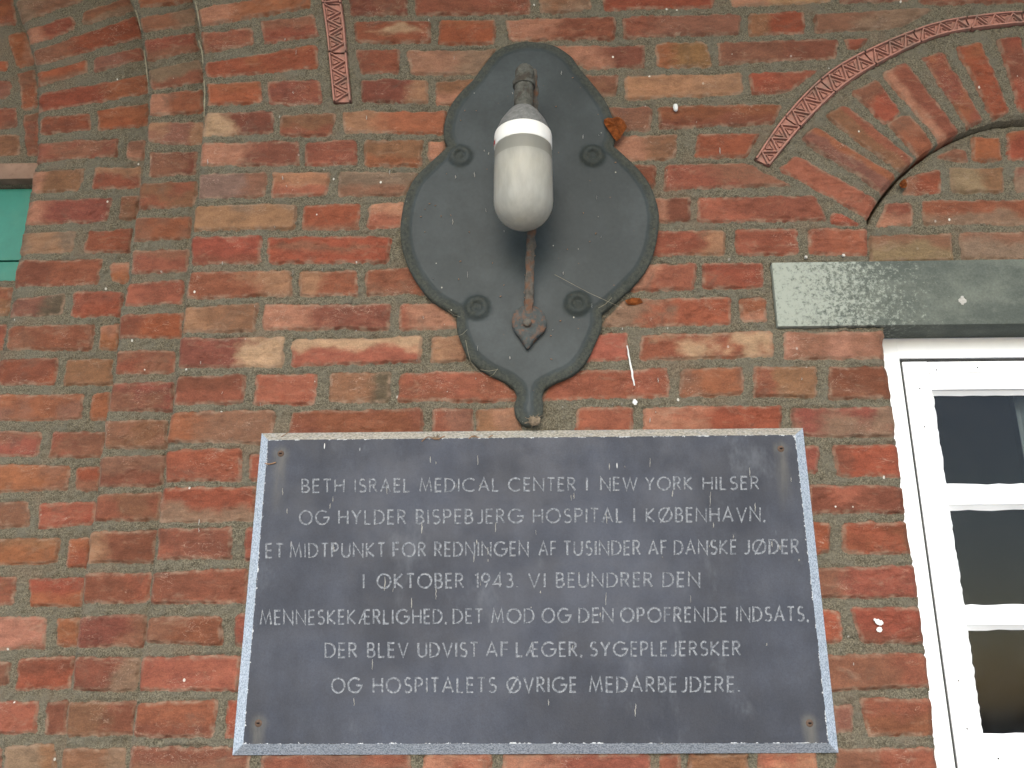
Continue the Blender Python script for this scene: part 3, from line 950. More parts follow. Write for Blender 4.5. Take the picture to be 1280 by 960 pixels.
# tympanum
DT = 0.020
bm_ty = parse(TYM, DT)
for P, c, p in list(bm_ty):
    if P[:, 0].max() < xc - 0.03:
        Q = P.copy(); Q[:, 0] = 2 * xc - Q[:, 0]; bm_ty.append((Q[[1, 0, 3, 2]], c, p))
cz0 = arr[2][1]; inr = np.concatenate([arr[2:], np.stack([2 * xc - arr[2:, 0], arr[2:, 1]], -1)[::-1]]); c0_ = np.array([xc, cz0 - 0.05])
out_ = c0_ + (inr - c0_) * 1.03; GAPP = np.concatenate([out_, (c0_ + (inr - c0_) * 0.985)[::-1]])
panel('tympanum', axis(bp(1070, 300).x, 2 * xc - bp(1070, 300).x, bp(1075, 300).x, bp(1300, 300).x, 0.0022, 0.01),
      axis(LZ1 - 0.03, bp(1280, 130).z, LZ1 - 0.02, bp(1280, 135).z, 0.0022, 0.01), DT, bm_ty,
      [(np.array([[bp(1070, 300).x + 0.005, LZ1 - 0.02], [2 * xc - bp(1070, 300).x - 0.005, LZ1 - 0.02], [2 * xc - bp(1070, 300).x - 0.005, bp(1280, 133).z], [bp(1070, 300).x + 0.005, bp(1280, 133).z]]), 'in')], BLD, 0.06, lower=[(GAPP, 0.035)])

# green shutter of horizontal boards, stone ledge above it
bm = bmesh.new()
zj = bp(20, 323, D3).z; gp = 0.0016
z = zj; edges = [SH0 - 0.001, zj, SH1]
for a, b in zip(edges[:-1], edges[1:]):
    box(bm, SHX0 - 0.001, SHX1 + 0.001, D3 + 0.012, D3 + 0.035, a + gp, b - gp, 0.003)
box(bm, SHX0 - 0.001, SHX1 + 0.001, D3 + 0.022, D3 + 0.036, SH0 - 0.0005, SH1 + 0.0005)
o = obj('shutter', bm, M['teal'], BLD); o['label'] = 'teal green board shutter under the arch at the left'
bm = bmesh.new()
box(bm, SHX0 - 0.02, SHX1 + 0.05, D3 - 0.022, D3 + 0.03, bp(20, 224, D3 - 0.02).z, bp(20, 204, D3 - 0.02).z, 0.004)
obj('ledge', bm, M['ledge'], BLD)

# lintel
def grid_box_attr(name, x0, x1, y0, y1, z0, z1, mat, parent, attr, fn, bev=0.004):
    bm = bmesh.new(); box(bm, x0, x1, y0, y1, z0, z1, bev)
    for _ in range(4):
        bmesh.ops.subdivide_edges(bm, edges=[e for e in bm.edges if e.calc_length() > 0.05], cuts=1, use_grid_fill=True)
    lay = bm.verts.layers.float.new(attr)
    for v_ in bm.verts:
        v_[lay] = fn(v_.co); 
    return obj(name, bm, mat, parent)
grid_box_attr('lintel', LX0, LX1, -0.0085, 0.075, LZ0, LZ1, M['lintel'], BLD, 'left', lambda c: max(0.0, 1.0 - (c.x - LX0) / 0.40) * 1.0)

# terracotta bands
def band(name, O, I, tiles, per, parent, y=-0.0015):
    """O/I outer and inner edge polylines; pattern of triangles between two rails"""
    bm = bmesh.new()
    O = np.array(O); I = np.array(I)
    def resamp(P, n=240):
        d = np.concatenate([[0], np.cumsum(np.hypot(*np.diff(P, axis=0).T))])
        q = np.linspace(0, d[-1], n); return np.stack([np.interp(q, d, P[:, 0]), np.interp(q, d, P[:, 1])], -1)
    O, I = resamp(O), resamp(I)
    def pt(s, t):
        k = s * (len(O) - 1); i = int(min(max(math.floor(k), 0), len(O) - 2)); f = k - i
        a = O[i] * (1 - f) + O[i + 1] * f; b = I[i] * (1 - f) + I[i + 1] * f
        return a * (1 - t) + b * t
    def ridge(p, q, wd, h, n=1):
        prev = None
        for j in range(n + 1):
            f = j / n; s = p[0] + (q[0] - p[0]) * f; t = p[1] + (q[1] - p[1]) * f
            c = pt(s, t); e = 0.004 * 1
            c2 = pt(min(max(s + (q[0] - p[0]) * 0.02, 0), 1), min(max(t + (q[1] - p[1]) * 0.02, 0), 1)); c1 = pt(min(max(s - (q[0] - p[0]) * 0.02, 0), 1), min(max(t - (q[1] - p[1]) * 0.02, 0), 1))
            d = c2 - c1; d = d / (np.hypot(*d) + 1e-9); nn = np.array([-d[1], d[0]])
            js = random.uniform(-0.0003, 0.0003)
            row = [bm.verts.new((c[0] + nn[0] * o_, y - hh + js, c[1] + nn[1] * o_)) for o_, hh in ((-wd, 0.0002), (-wd * 0.55, h), (wd * 0.55, h), (wd, 0.0002))]
            if prev:
                for k in range(3): bm.faces.new([prev[k], prev[k + 1], row[k + 1], row[k]])
            prev = row
    for (s0, s1) in tiles:
        g = 0.0012 / 0.08 * (s1 - s0); a, b = s0 + g, s1 - g
        n = 8; prev = None
        for j in range(n + 1):
            s = a + (b - a) * j / n
            row = []
            for t, yy in ((0, 0.008), (0, 0), (1, 0), (1, 0.008)):
                c = pt(s, t); row.append(bm.verts.new((c[0], y + yy, c[1])))
            if prev:
                for k in range(3): bm.faces.new([prev[k], prev[k + 1], row[k + 1], row[k]])
            else: bm.faces.new(row)
            prev = row
        bm.faces.new(prev[::-1])
        ridge((a, 0.07), (b, 0.07), 0.0024, 0.0060, 8); ridge((a, 0.93), (b, 0.93), 0.0024, 0.0060, 8)
        st = (b - a) / per
        for k in range(per):
            p0, p1, p2 = a + k * st, a + (k + 0.5) * st, a + (k + 1) * st
            ridge((p0, 0.88), (p1, 0.13), 0.0016, 0.0054); ridge((p1, 0.13), (p2, 0.88), 0.0016, 0.0052)
            # small raised triangle nested in each field
            m0, m1, m2 = p0 + 0.30 * st, p1, p2 - 0.30 * st
            ridge((m0, 0.78), (m1, 0.42), 0.0009, 0.0036); ridge((m1, 0.42), (m2, 0.78), 0.0009, 0.0035); ridge((m0, 0.80), (m2, 0.80), 0.0009, 0.0034)
            if k < per - 1:
                q0, q1, q2 = p1 + 0.30 * st, p2, p2 + 0.20 * st
                ridge((q0, 0.22), (q1, 0.58), 0.0009, 0.0036); ridge((q1, 0.58), (q2, 0.22), 0.0009, 0.0035); ridge((q0, 0.20), (q2, 0.20), 0.0009, 0.0034)
    return obj(name, bm, M['terracotta'], parent, smooth=False)
nt = 12
o = band('terracotta_band', SOm, SIm, [(k / nt, (k + 1) / nt) for k in range(nt)], 3, BLD); o['label'] = 'curved terracotta band of triangles over the window arch'
o = band('terracotta_band', LO, LI, [(0.02, 0.145), (0.150, 0.575), (0.58, 0.995)], 3, BLD); o['label'] = 'short upright terracotta band of triangles beside the big arch'

# ------------------------------------------------------------------ window (part of the building) with frame, sash, panes
DW = 0.056
WIN = bpy.data.objects.new('window', None); link(WIN, BLD); WIN.location = (xc, DW, ZSILL)
WIN['label'] = 'white painted casement window with small panes below the lintel'
def px(u, v_, y): return bp(u, v_, y)
ol, zt = bp(1100, 424, DW).x - 0.012, LZ0 + 0.004           # outer frame
gl = px(1146, 600, DW).x; gt = bp(1200, 447, DW).z            # sash gap line
gl = (px(1125, 449, DW).x + px(1194, 960, DW).x) / 2
pl = (px(1168, 486, DW).x + px(1228, 923, DW).x) / 2
pz = [px(1200, v_, DW).z for v_ in (486, 608, 630, 761, 781, 923)]
zb = pz[5] - 0.075
XR = lambda x: 2 * xc - x
bm = bmesh.new()
zf0 = zb - 0.05
box(bm, ol, gl, DW, DW + 0.06, zf0, zt, 0.002); box(bm, XR(gl), XR(ol), DW, DW + 0.06, zf0, zt, 0.002)
box(bm, gl - 0.0005, XR(gl) + 0.0005, DW + 0.0006, DW + 0.0595, gt, zt - 0.0005, 0.002)
box(bm, gl - 0.0005, XR(gl) + 0.0005, DW + 0.0006, DW + 0.0595, zf0 + 0.0005, zb - 0.004, 0.002)
obj('frame', bm, M['white_paint'], WIN)
# dark strip painting the shadow line in the joint between frame and sash
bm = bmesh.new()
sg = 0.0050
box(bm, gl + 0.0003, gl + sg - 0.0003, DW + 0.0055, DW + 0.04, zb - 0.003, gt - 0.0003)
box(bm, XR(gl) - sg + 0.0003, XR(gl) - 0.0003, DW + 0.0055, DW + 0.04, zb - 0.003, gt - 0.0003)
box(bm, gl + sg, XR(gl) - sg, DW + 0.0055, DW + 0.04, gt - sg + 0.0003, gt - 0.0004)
obj('gap_shadow_strip', bm, M['seam'], WIN, smooth=False)
bm = bmesh.new()
sl_, sr_, st_, sb_ = gl + sg, XR(gl) - sg, gt - sg, zb
ys, ye = DW + 0.003, DW + 0.045
box(bm, sl_, pl, ys, ye, sb_, st_, 0.003); box(bm, XR(pl), sr_, ys, ye, sb_, st_, 0.003)
box(bm, pl - 0.0005, XR(pl) + 0.0005, ys + 0.0006, ye - 0.0006, pz[0], st_ - 0.0006, 0.002)
box(bm, pl - 0.0005, XR(pl) + 0.0005, ys + 0.0006, ye - 0.0006, sb_ + 0.0006, pz[5], 0.002)
for a, b in ((pz[2], pz[1]), (pz[4], pz[3])):
    box(bm, pl - 0.0005, XR(pl) + 0.0005, ys + 0.004, ye - 0.002, a, b, 0.003)
obj('sash', bm, M['white_paint'], WIN)
def wedge_bead(bm, x0, x1, z0, z1):
    pass
for a, b in ((pz[1], pz[0]), (pz[3], pz[2]), (pz[5], pz[4])):
    bm = bmesh.new(); box(bm, pl - 0.004, XR(pl) + 0.004, ys + 0.016, ys + 0.020, a - 0.004, b + 0.004)
    obj('pane', bm, M['pane'], WIN, smooth=False)
    # putty fillet round each pane
    bm = bmesh.new(); q = 0.0075
    for (x0, z0, x1, z1, dx, dz) in ((pl, a, pl, b, 1, 0), (XR(pl), a, XR(pl), b, -1, 0), (pl, a, XR(pl), a, 0, 1), (pl, b, XR(pl), b, 0, -1)):
        n = 26; prev = None
        for k in range(n + 1):
            f = k / n; x = x0 + (x1 - x0) * f; z = z0 + (z1 - z0) * f
            qq = q * random.uniform(0.82, 1.18)
            row = [bm.verts.new((x - dx * 0.001, ys + 0.0055, z - dz * 0.001)), bm.verts.new((x + dx * qq, ys + 0.0158, z + dz * qq)), bm.verts.new((x - dx * 0.001, ys + 0.0162, z - dz * 0.001))]
            if prev:
                for j in range(3): bm.faces.new([prev[j], prev[(j + 1) % 3], row[(j + 1) % 3], row[j]])
            prev = row
    obj('putty', bm, M['white_paint'], WIN)
# flat iron corner brackets under the paint, with screw heads
def bracket(path, wd, screws, name='corner_bracket'):
    bm = bmesh.new(); y = ys
    P = [np.array(p) for p in path]
    def cap(c, ang0, r):
        return [c + r * np.array([math.cos(ang0 + math.pi * k / 10), math.sin(ang0 + math.pi * k / 10)]) for k in range(11)]
    poly = []
    fw, bw = [], []
    for i, p in enumerate(P):
        if i == 0: d = P[1] - P[0]
        elif i == len(P) - 1: d = P[-1] - P[-2]
        else:
            d0 = (P[i] - P[i - 1]) / np.hypot(*(P[i] - P[i - 1])); d1 = (P[i + 1] - P[i]) / np.hypot(*(P[i + 1] - P[i])); d = d0 + d1
        d = d / np.hypot(*d); nn = np.array([-d[1], d[0]]); k = wd * (1.41 if 0 < i < len(P) - 1 else 1)
        fw.append(p + nn * k); bw.append(p - nn * k)
    d0 = P[0] - P[1]; d1 = P[-1] - P[-2]
    c0 = cap(P[0], math.atan2(d0[1], d0[0]) - math.pi / 2, wd); c1 = cap(P[-1], math.atan2(d1[1], d1[0]) - math.pi / 2, wd)
    poly = c0 + bw[1:-1] if False else None
    ring = list(fw[::-1]); ring = ring[1:-1]
    loop = c0 + [b for b in bw[1:-1]] + c1 + [f for f in fw[1:-1][::-1]]
    # choose the orientation that does not self-cross
    ar = lambda L: sum(L[i][0] * L[(i + 1) % len(L)][1] - L[(i + 1) % len(L)][0] * L[i][1] for i in range(len(L)))
    alt = c0 + [f for f in fw[1:-1]] + c1 + [b for b in bw[1:-1][::-1]]
    if abs(ar(alt)) > abs(ar(loop)): loop = alt
    top = [bm.verts.new((p[0], y - 0.0022, p[1])) for p in loop]; bot = [bm.verts.new((p[0], y + 0.001, p[1])) for p in loop]
    bm.faces.new(top)
    for i in range(len(loop)): bm.faces.new([top[i], top[(i + 1) % len(loop)], bot[(i + 1) % len(loop)], bot[i]])
    o = obj(name, bm, M['white_paint'], WIN, smooth=False)
    for s_ in screws:
        bm = bmesh.new()
        rr = [bm.verts.new((s_[0] + 0.0014 * math.cos(t), y - 0.0026, s_[1] + 0.0014 * math.sin(t))) for t in np.linspace(0, 2 * math.pi, 11)[:-1]]
        bm.faces.new(rr)
        obj('screw_hole', bm, M['dark'], o, smooth=False)
P2 = lambda u, v_: np.array([bp(u, v_, ys).x, bp(u, v_, ys).z])
a = P2(1224, 460); b = P2(1144, 463); c = P2(1153, 534); b[1] = a[1]; b[0] = (b[0] + c[0]) / 2 - 0.004; c[0] = b[0]
bracket([a, b, c], 0.0085, [P2(1221, 460), P2(1170, 463), P2(1149, 486), P2(1155, 534)])
a = P2(1195, 856); b = P2(1203, 905); c = np.array([a[0], sb_ + 0.03]); d = np.array([a[0] + 0.09, sb_ + 0.03])
bracket([a, c, d], 0.0085, [P2(1197, 851), P2(1208, 911), P2(1247, 948)])
# dim room and pale curtain behind the glass
bm = bmesh.new()
x0, x1, y0, y1, z0, z1 = ol - 0.3, XR(ol) + 0.5, 0.13, 1.9, 0.4, 3.2
vv = [bm.verts.new(p) for p in ((x0, y0, z0), (x1, y0, z0), (x1, y1, z0), (x0, y1, z0), (x0, y0, z1), (x1, y0, z1), (x1, y1, z1), (x0, y1, z1))]
for q in ((0, 1, 2, 3), (4, 7, 6, 5), (3, 2, 6, 7), (0, 3, 7, 4), (1, 5, 6, 2)): bm.faces.new([vv[i] for i in q])
obj('room', bm, M['room'], BLD, smooth=False)
bm = bmesh.new()
for k in range(2):
    cx0 = bp(1270, 490, 0.10).x
n = 40; rows = []
for k in range(n + 1):
    x = cx0 + 0.22 * k / n; y = 0.112 + 0.008 * math.sin(k * 1.1)
    rows.append((bm.verts.new((x, y, zb - 0.1)), bm.verts.new((x, y, zt + 0.05))))
for r0, r1 in zip(rows[:-1], rows[1:]): bm.faces.new([r0[0], r1[0], r1[1], r0[1]])
bmesh.ops.solidify(bm, geom=bm.faces[:], thickness=0.001)
obj('curtain', bm, M['curtain'], WIN)

# ------------------------------------------------------------------ memorial plaque
YO, YF = -0.006, -0.030
PO = [bp(*p, YO) for p in ((327, 541.5), (1003.5, 535), (1048, 941), (290.5, 944))]
PI = [bp(*p, YF) for p in ((335, 550), (994, 543.5), (1036, 929), (304, 930))]
pc = sum((p for p in PO), Vector()) / 4
PL = empty('memorial_plaque', (pc.x, 0, PO[2].z))
tag(PL, 'dark slate plaque with pale edges and seven lines of Danish text', 'plaque')
sc_px = [(351, 567), (976, 561), (1012, 904), (323, 904)]
sc_w = [bp(u, v_, YF) for u, v_ in sc_px]
bm = bmesh.new()
NX, NZ = 150, 90
lay_e = bm.verts.layers.float.new('edge'); lay_t = bm.verts.layers.float.new('top'); lay_s = bm.verts.layers.float.new('stain')
gr = []
for j in range(NZ + 1):
    tv = j / NZ; row = []
    for i in range(NX + 1):
        tu = i / NX
        p = (PI[0] * (1 - tu) + PI[1] * tu) * (1 - tv) + (PI[3] * (1 - tu) + PI[2] * tu) * tv
        v_ = bm.verts.new(p)
        de = min(tu * 0.82, (1 - tu) * 0.82, tv * 0.49, (1 - tv) * 0.49)
        v_[lay_e] = max(0.0, 1.0 - de / 0.010); v_[lay_t] = max(0.0, 1.0 - tv * 1.5)
        s_ = 0.0
        for q in sc_w:
            dx = abs(p.x - q.x); dz = q.z - p.z; rr_ = math.hypot(p.x - q.x, dz)
            s_ = max(s_, (1 - rr_ / 0.016) * 0.9 if rr_ < 0.016 else 0, (1 - dx / 0.014) * (1 - dz / 0.11) * 0.75 if (0 < dz < 0.11 and dx < 0.014) else 0)
        v_[lay_s] = s_
        row.append(v_)
    gr.append(row)
for j in range(NZ):
    for i in range(NX): bm.faces.new([gr[j][i], gr[j][i + 1], gr[j + 1][i + 1], gr[j + 1][i]])
obj('slab', bm, M['plaque'], PL)
bm = bmesh.new(); lay = bm.verts.layers.float.new('grime')
rr = random.Random(3)
for s in range(4):
    a0, a1, b0, b1 = PI[s], PI[(s + 1) % 4], PO[s], PO[(s + 1) % 4]
    n = 110; prev = None
    for k in range(n + 1):
        f = k / n; pa = a0.lerp(a1, f); pb = b0.lerp(b1, f)
        chip = 0 if k in (0, n) else max(0, rr.gauss(0, 1) - 1.1) * 0.0016
        dr = (pb - pa).normalized()
        row = [bm.verts.new(pa + dr * chip), bm.verts.new(pa.lerp(pb, 0.5)), bm.verts.new(pb), bm.verts.new((pb.x, 0.004, pb.z))]
        for v_ in row: v_[lay] = 1.0 if s == 0 else 0.0
        if prev:
            for j in range(3): bm.faces.new([prev[j], prev[j + 1], row[j + 1], row[j]])
        prev = row
obj('bevelled_edge', bm, M['bevel'], PL, smooth=False)

# stroke alphabet (unit cap height)
def arcp(cx, cy, rx, ry, a0, a1, n=14):
    return [(cx + rx * math.cos(math.radians(a0 + (a1 - a0) * k / n)), cy + ry * math.sin(math.radians(a0 + (a1 - a0) * k / n))) for k in range(n + 1)]
G = {
 'A': (0.72, [[(0, 0), (0.36, 1), (0.72, 0)], [(0.14, 0.34), (0.58, 0.34)]]),
 'B': (0.48, [[(0, 0), (0, 1), (0.22, 1)] + arcp(0.22, 0.76, 0.20, 0.24, 90, -90, 8)[1:] + [(0, 0.52)], [(0.2, 0.52)] + arcp(0.22, 0.26, 0.26, 0.26, 90, -90, 8) + [(0, 0)]]),
 'C': (0.86, [arcp(0.5, 0.5, 0.5, 0.5, 48, 312, 20)]),
 'D': (0.66, [[(0, 0), (0, 1), (0.2, 1)] + arcp(0.18, 0.5, 0.48, 0.5, 88, -88, 14) + [(0.2, 0), (0, 0)]]),
 'E': (0.42, [[(0.42, 1), (0, 1), (0, 0), (0.42, 0)], [(0, 0.52), (0.38, 0.52)]]),
 'F': (0.42, [[(0.42, 1), (0, 1), (0, 0)], [(0, 0.52), (0.38, 0.52)]]),
 'G': (1.0, [arcp(0.5, 0.5, 0.5, 0.5, 48, 360, 22) + [(0.58, 0.5)]]),
 'H': (0.62, [[(0, 0), (0, 1)], [(0.62, 0), (0.62, 1)], [(0, 0.52), (0.62, 0.52)]]),
 'I': (0.02, [[(0.01, 0), (0.01, 1)]]),
 'J': (0.36, [[(0.36, 1), (0.36, 0.2)] + arcp(0.16, 0.2, 0.2, 0.2, 0, -130, 8)[1:]]),
 'K': (0.58, [[(0, 0), (0, 1)], [(0.54, 1), (0.02, 0.48), (0.58, 0)]]),
 'L': (0.40, [[(0, 1), (0, 0), (0.40, 0)]]),
 'M': (0.84, [[(0, 0), (0.14, 1), (0.42, 0.12), (0.70, 1), (0.84, 0)]]),
 'N': (0.70, [[(0, 0), (0, 1), (0.70, 0), (0.70, 1)]]),
 'O': (0.96, [arcp(0.48, 0.5, 0.48, 0.5, 90, 450, 26)]),
 'P': (0.48, [[(0, 0), (0, 1), (0.2, 1)] + arcp(0.21, 0.73, 0.25, 0.27, 90, -90, 9) + [(0, 0.46)]]),
 'R': (0.52, [[(0, 0), (0, 1), (0.2, 1)] + arcp(0.21, 0.75, 0.24, 0.25, 90, -90, 9) + [(0, 0.50)], [(0.2, 0.5), (0.52, 0)]]),
 'S': (0.48, [arcp(0.24, 0.755, 0.2, 0.245, 40, 265, 10) + arcp(0.23, 0.26, 0.25, 0.26, 80, -140, 11)]),
 'T': (0.52, [[(0, 1), (0.52, 1)], [(0.26, 1), (0.26, 0)]]),
 'U': (0.60, [[(0, 1), (0, 0.3)] + arcp(0.30, 0.3, 0.30, 0.3, 180, 360, 12)[1:] + [(0.60, 1)]]),
 'V': (0.68, [[(0, 1), (0.34, 0), (0.68, 1)]]),
 'W': (1.05, [[(0, 1), (0.26, 0), (0.525, 0.92), (0.79, 0), (1.05, 1)]]),
 'Y': (0.64, [[(0, 1), (0.32, 0.48), (0.64, 1)], [(0.32, 0.48), (0.32, 0)]]),
 'Æ': (0.86, [[(0, 0), (0.46, 1), (0.86, 1)], [(0.46, 1), (0.46, 0), (0.86, 0)], [(0.15, 0.34), (0.46, 0.34)], [(0.46, 0.52), (0.82, 0.52)]]),
 'Ø': (0.96, [arcp(0.48, 0.5, 0.48, 0.5, 90, 450, 26), [(0.16, -0.08), (0.80, 1.08)]]),
 '1': (0.18, [[(0, 0.88), (0.18, 1), (0.18, 0)]]),
 '9': (0.52, [arcp(0.26, 0.70, 0.26, 0.30, -20, 340, 18), [(0.51, 0.62), (0.22, 0)]]),
 '4': (0.56, [[(0.42, 0), (0.42, 1), (0, 0.26), (0.56, 0.26)]]),
 '3': (0.46, [arcp(0.22, 0.76, 0.19, 0.24, 140, -90, 10), arcp(0.21, 0.27, 0.25, 0.27, 90, -140, 11)]),
 '.': (0.06, [[(0.03, 0.0), (0.03, 0.07)]]),
 ',': (0.06, [[(0.05, 0.08), (0.0, -0.10)]]),
}
LINES = [
 ((600, 616), (595.5, 611), [('BETH', 378, 430), ('ISRAEL', 444, 512), ('MEDICAL', 525, 623), ('CENTER', 636, 719), ('I', 733.5, 734.5), ('NEW', 751, 796), ('YORK', 807, 865), ('HILSER', 879, 948)]),
 ((639, 656), (634, 651), [('OG', 375, 411), ('HYLDER', 424, 507), ('BISPEBJERG', 521, 654), ('HOSPITAL', 667, 778), ('I', 792.5, 793.5), ('KØBENHAVN,', 808, 956)]),
 ((680, 697), (674.5, 691.5), [('ET', 333, 354), ('MIDTPUNKT', 363, 481), ('FOR', 492, 532), ('REDNINGEN', 544, 660), ('AF', 674, 695), ('TUSINDER', 705, 800), ('AF', 811, 833), ('DANSKE', 843, 920), ('JØDER', 930, 998)]),
 ((718.5, 736), (715, 732), [('I', 454.5, 455.5), ('OKTOBER', 472, 579), ('1943.', 594, 647), ('VI', 661, 681), ('BEUNDRER', 696, 815), ('DEN', 829, 874)]),
 ((763.5, 780.5), (758.5, 776), [('MENNESKEKÆRLIGHED,', 326, 558), ('DET', 567, 603), ('MOD', 615, 667), ('OG', 678, 713), ('DEN', 724, 766), ('OPOFRENDE', 776, 908), ('INDSATS,', 921, 1010)]),
 ((804.5, 822), (801.5, 818.5), [('DER', 407, 446), ('BLEV', 460, 510), ('UDVIST', 523, 597), ('AF', 608, 635), ('LÆGER,', 646, 727), ('SYGEPLEJERSKER', 738, 925)]),
 ((848, 866), (846, 864), [('OG', 415, 452), ('HOSPITALETS', 467, 620), ('ØVRIGE', 634, 720), ('MEDARBEJDERE.', 737, 924)]),
]
rr = random.Random(9)
def stroke(pts, hw, y):
    pts = [np.array((p.x, p.z)) for p in pts]
    closed = np.hypot(*(pts[0] - pts[-1])) < 1e-5
    n = len(pts); rows = []
    for i, p in enumerate(pts):
        if closed and i in (0, n - 1): t0 = pts[-1] - pts[-2]; t1 = pts[1] - pts[0]
        else:
            t0 = p - pts[i - 1] if i > 0 else pts[1] - p; t1 = pts[i + 1] - p if i < n - 1 else p - pts[i - 1]
        t0 = t0 / (np.hypot(*t0) + 1e-12); t1 = t1 / (np.hypot(*t1) + 1e-12)
        t = t0 + t1; L = np.hypot(*t)
        t = t / L if L > 1e-6 else t0
        nn = np.array([-t[1], t[0]]); k = min(1.0 / max(0.35, abs(np.dot(t, t0))), 2.2)
        h = hw * rr.uniform(0.8, 1.2)
        a = p + nn * h * k; b = p - nn * h * k
        rows.append((bm.verts.new((a[0], y, a[1])), bm.verts.new((p[0], y + 0.00045, p[1])), bm.verts.new((b[0], y, b[1]))))
    for r0, r1 in zip(rows[:-1], rows[1:]):
        bm.faces.new([r0[0], r0[1], r1[1], r1[0]]); bm.faces.new([r0[1], r0[2], r1[2], r1[1]])
for (lt, lb), (rt, rb), words in LINES:
    bm = bmesh.new()
    for wd, x0, x1 in words:
        gap = 0.30
        nat = sum(G[ch][0] for ch in wd) + gap * (len(wd) - 1)
        hpx = lb - lt
        sx = (x1 - x0) / nat if nat > 0.1 else hpx
        x = 0.0
        for ch in wd:
            gw, st = G[ch]
            for s_ in st:
                P = []
                for (gx, gy) in s_:
                    u = x0 + (x + gx) * sx; f = (u - 326) / (1010 - 326)
                    t = lt + (rt - lt) * f; b = lb + (rb - lb) * f
                    P.append(bp(u, b + (t - b) * gy, YF))
                stroke(P, 0.00145, YF - 0.00075 - rr.uniform(0, 0.00012))
            x += gw + gap
    obj('text_line', bm, M['letter'], PL, smooth=False)
for i, q in enumerate(sc_w):
    bm = bmesh.new(); lathe(bm, [(0.0, 0.0016), (0.0022, 0.0017), (0.0046, 0.0010), (0.0058, -0.0004)], 20)
    bmesh.ops.rotate(bm, verts=bm.verts[:], cent=(0, 0, 0), matrix=Matrix.Rotation(math.pi / 2, 3, 'X'))
    bmesh.ops.translate(bm, verts=bm.verts[:], vec=(q.x, YF, q.z))
    s_ = obj('screw', bm, M['screw'], PL)
    bm = bmesh.new(); a = random.uniform(0, 3)
    box(bm, q.x - 0.0022, q.x + 0.0022, YF - 0.0022, YF - 0.0012, q.z - 0.0011, q.z + 0.0011)
    obj('slot', bm, M['dark'], s_)

# ------------------------------------------------------------------ wall lamp
YP = -0.010
OUT = [(660, 54), (690, 58), (712, 71), (725, 88), (740, 106), (755, 126), (763, 142), (769, 160), (769, 175), (766, 184),
       (781, 197), (800, 216), (814, 237), (822, 262), (823, 285), (817, 317), (805, 342), (782, 367), (752, 393),
       (752, 410), (744, 430), (733, 452), (716, 469), (694, 479), (680, 487), (678, 496), (679, 508), (677, 521), (668, 532), (655, 532),
       (645, 521), (643, 509), (646, 496), (642, 486), (631, 478), (608, 467), (587, 449), (577, 430), (571, 410), (572, 395),
       (540, 376), (517, 347), (505, 320), (501, 295), (502, 275), (507, 250), (517, 227), (535, 208), (554, 190), (560, 184),
       (555, 172), (556, 155), (564, 133), (577, 116), (592, 101), (606, 82), (620, 66), (640, 57)]
cusp = {9, 18, 24, 33, 39, 49}
segs = []; m = len(OUT)
cs = sorted(cusp); poly = []
for i, c0 in enumerate(cs):
    c1 = cs[(i + 1) % len(cs)]
    idx = list(range(c0, c1 + 1)) if c1 > c0 else list(range(c0, m)) + list(range(0, c1 + 1))
    poly += list(catmull([OUT[k] for k in idx], 5)[:-1])
PLP = bpa(poly, YP)
lc = bp(660, 300, YP)
LAMP = empty('wall_lamp', (lc.x, 0, PLP[:, 1].min()))
tag(LAMP, 'old wall lamp with frosted glass dome on a dark scalloped iron back plate', 'wall lamp')
def plate_field(X, Z, val):
    s = val
    rim = sstep(0, 0.004, s) * 0.0022 - 0.0006 * sstep(0.010, 0.0150, s) + 0.0012 * sstep(0.0165, 0.021, s)
    h = 0.004 + rim + 0.0012 * fbm(X, Z, 9, 3, 51) + 0.0007 * fbm(X, Z, 60, 3, 52) * sstep(0.02, 0.0, s)
    edge = sstep(0.030, 0.008, s) * 0.80
    for cx_, cz_, r in BOSS:
        d = np.hypot(X - cx_, Z - cz_) * 0.8
        h = h + 0.0062 * sstep(0.020, 0.012, d) * (1 - 0.75 * sstep(0.010, 0.0055, d)) + 0.002 * sstep(0.005, 0.002, d)
        edge = np.maximum(edge, sstep(0.034, 0.012, d) * 0.62)
    return YP - h, dict(edge=edge)
BOSS = [(*[(p.x, p.z) for p in [bp(*q, YP - 0.01)]][0], 0.016) for q in ((575, 194), (741, 194), (596, 384), (722, 379))]
pxs = np.arange(PLP[:, 0].min() - 0.008, PLP[:, 0].max() + 0.008, 0.0019)
pzs = np.arange(PLP[:, 1].min() - 0.008, PLP[:, 1].max() + 0.008, 0.0019)
panel('back_plate', pxs, pzs, YP, [], [(PLP, 'in')], LAMP, 0.014, mat=M['plate'], field=plate_field, snap=0.7)

YA = -0.125                                   # lamp axis, out from the wall
la = bp(654, 200, YA)
def zpx(v_, y=YA): return bp(654, v_, y).z
def rp(wpx, v_=200): return (bp(654 + wpx / 2, v_, YA).x - bp(654 - wpx / 2, v_, YA).x) / 2
rg = rp(73)
FRONT = YA - rg
zr0, zr1 = bp(654, 166, FRONT).z, bp(654, 147, FRONT).z      # collar bottom / top as seen at the front
zbt = bp(654, 279, YA - rg * 0.35).z
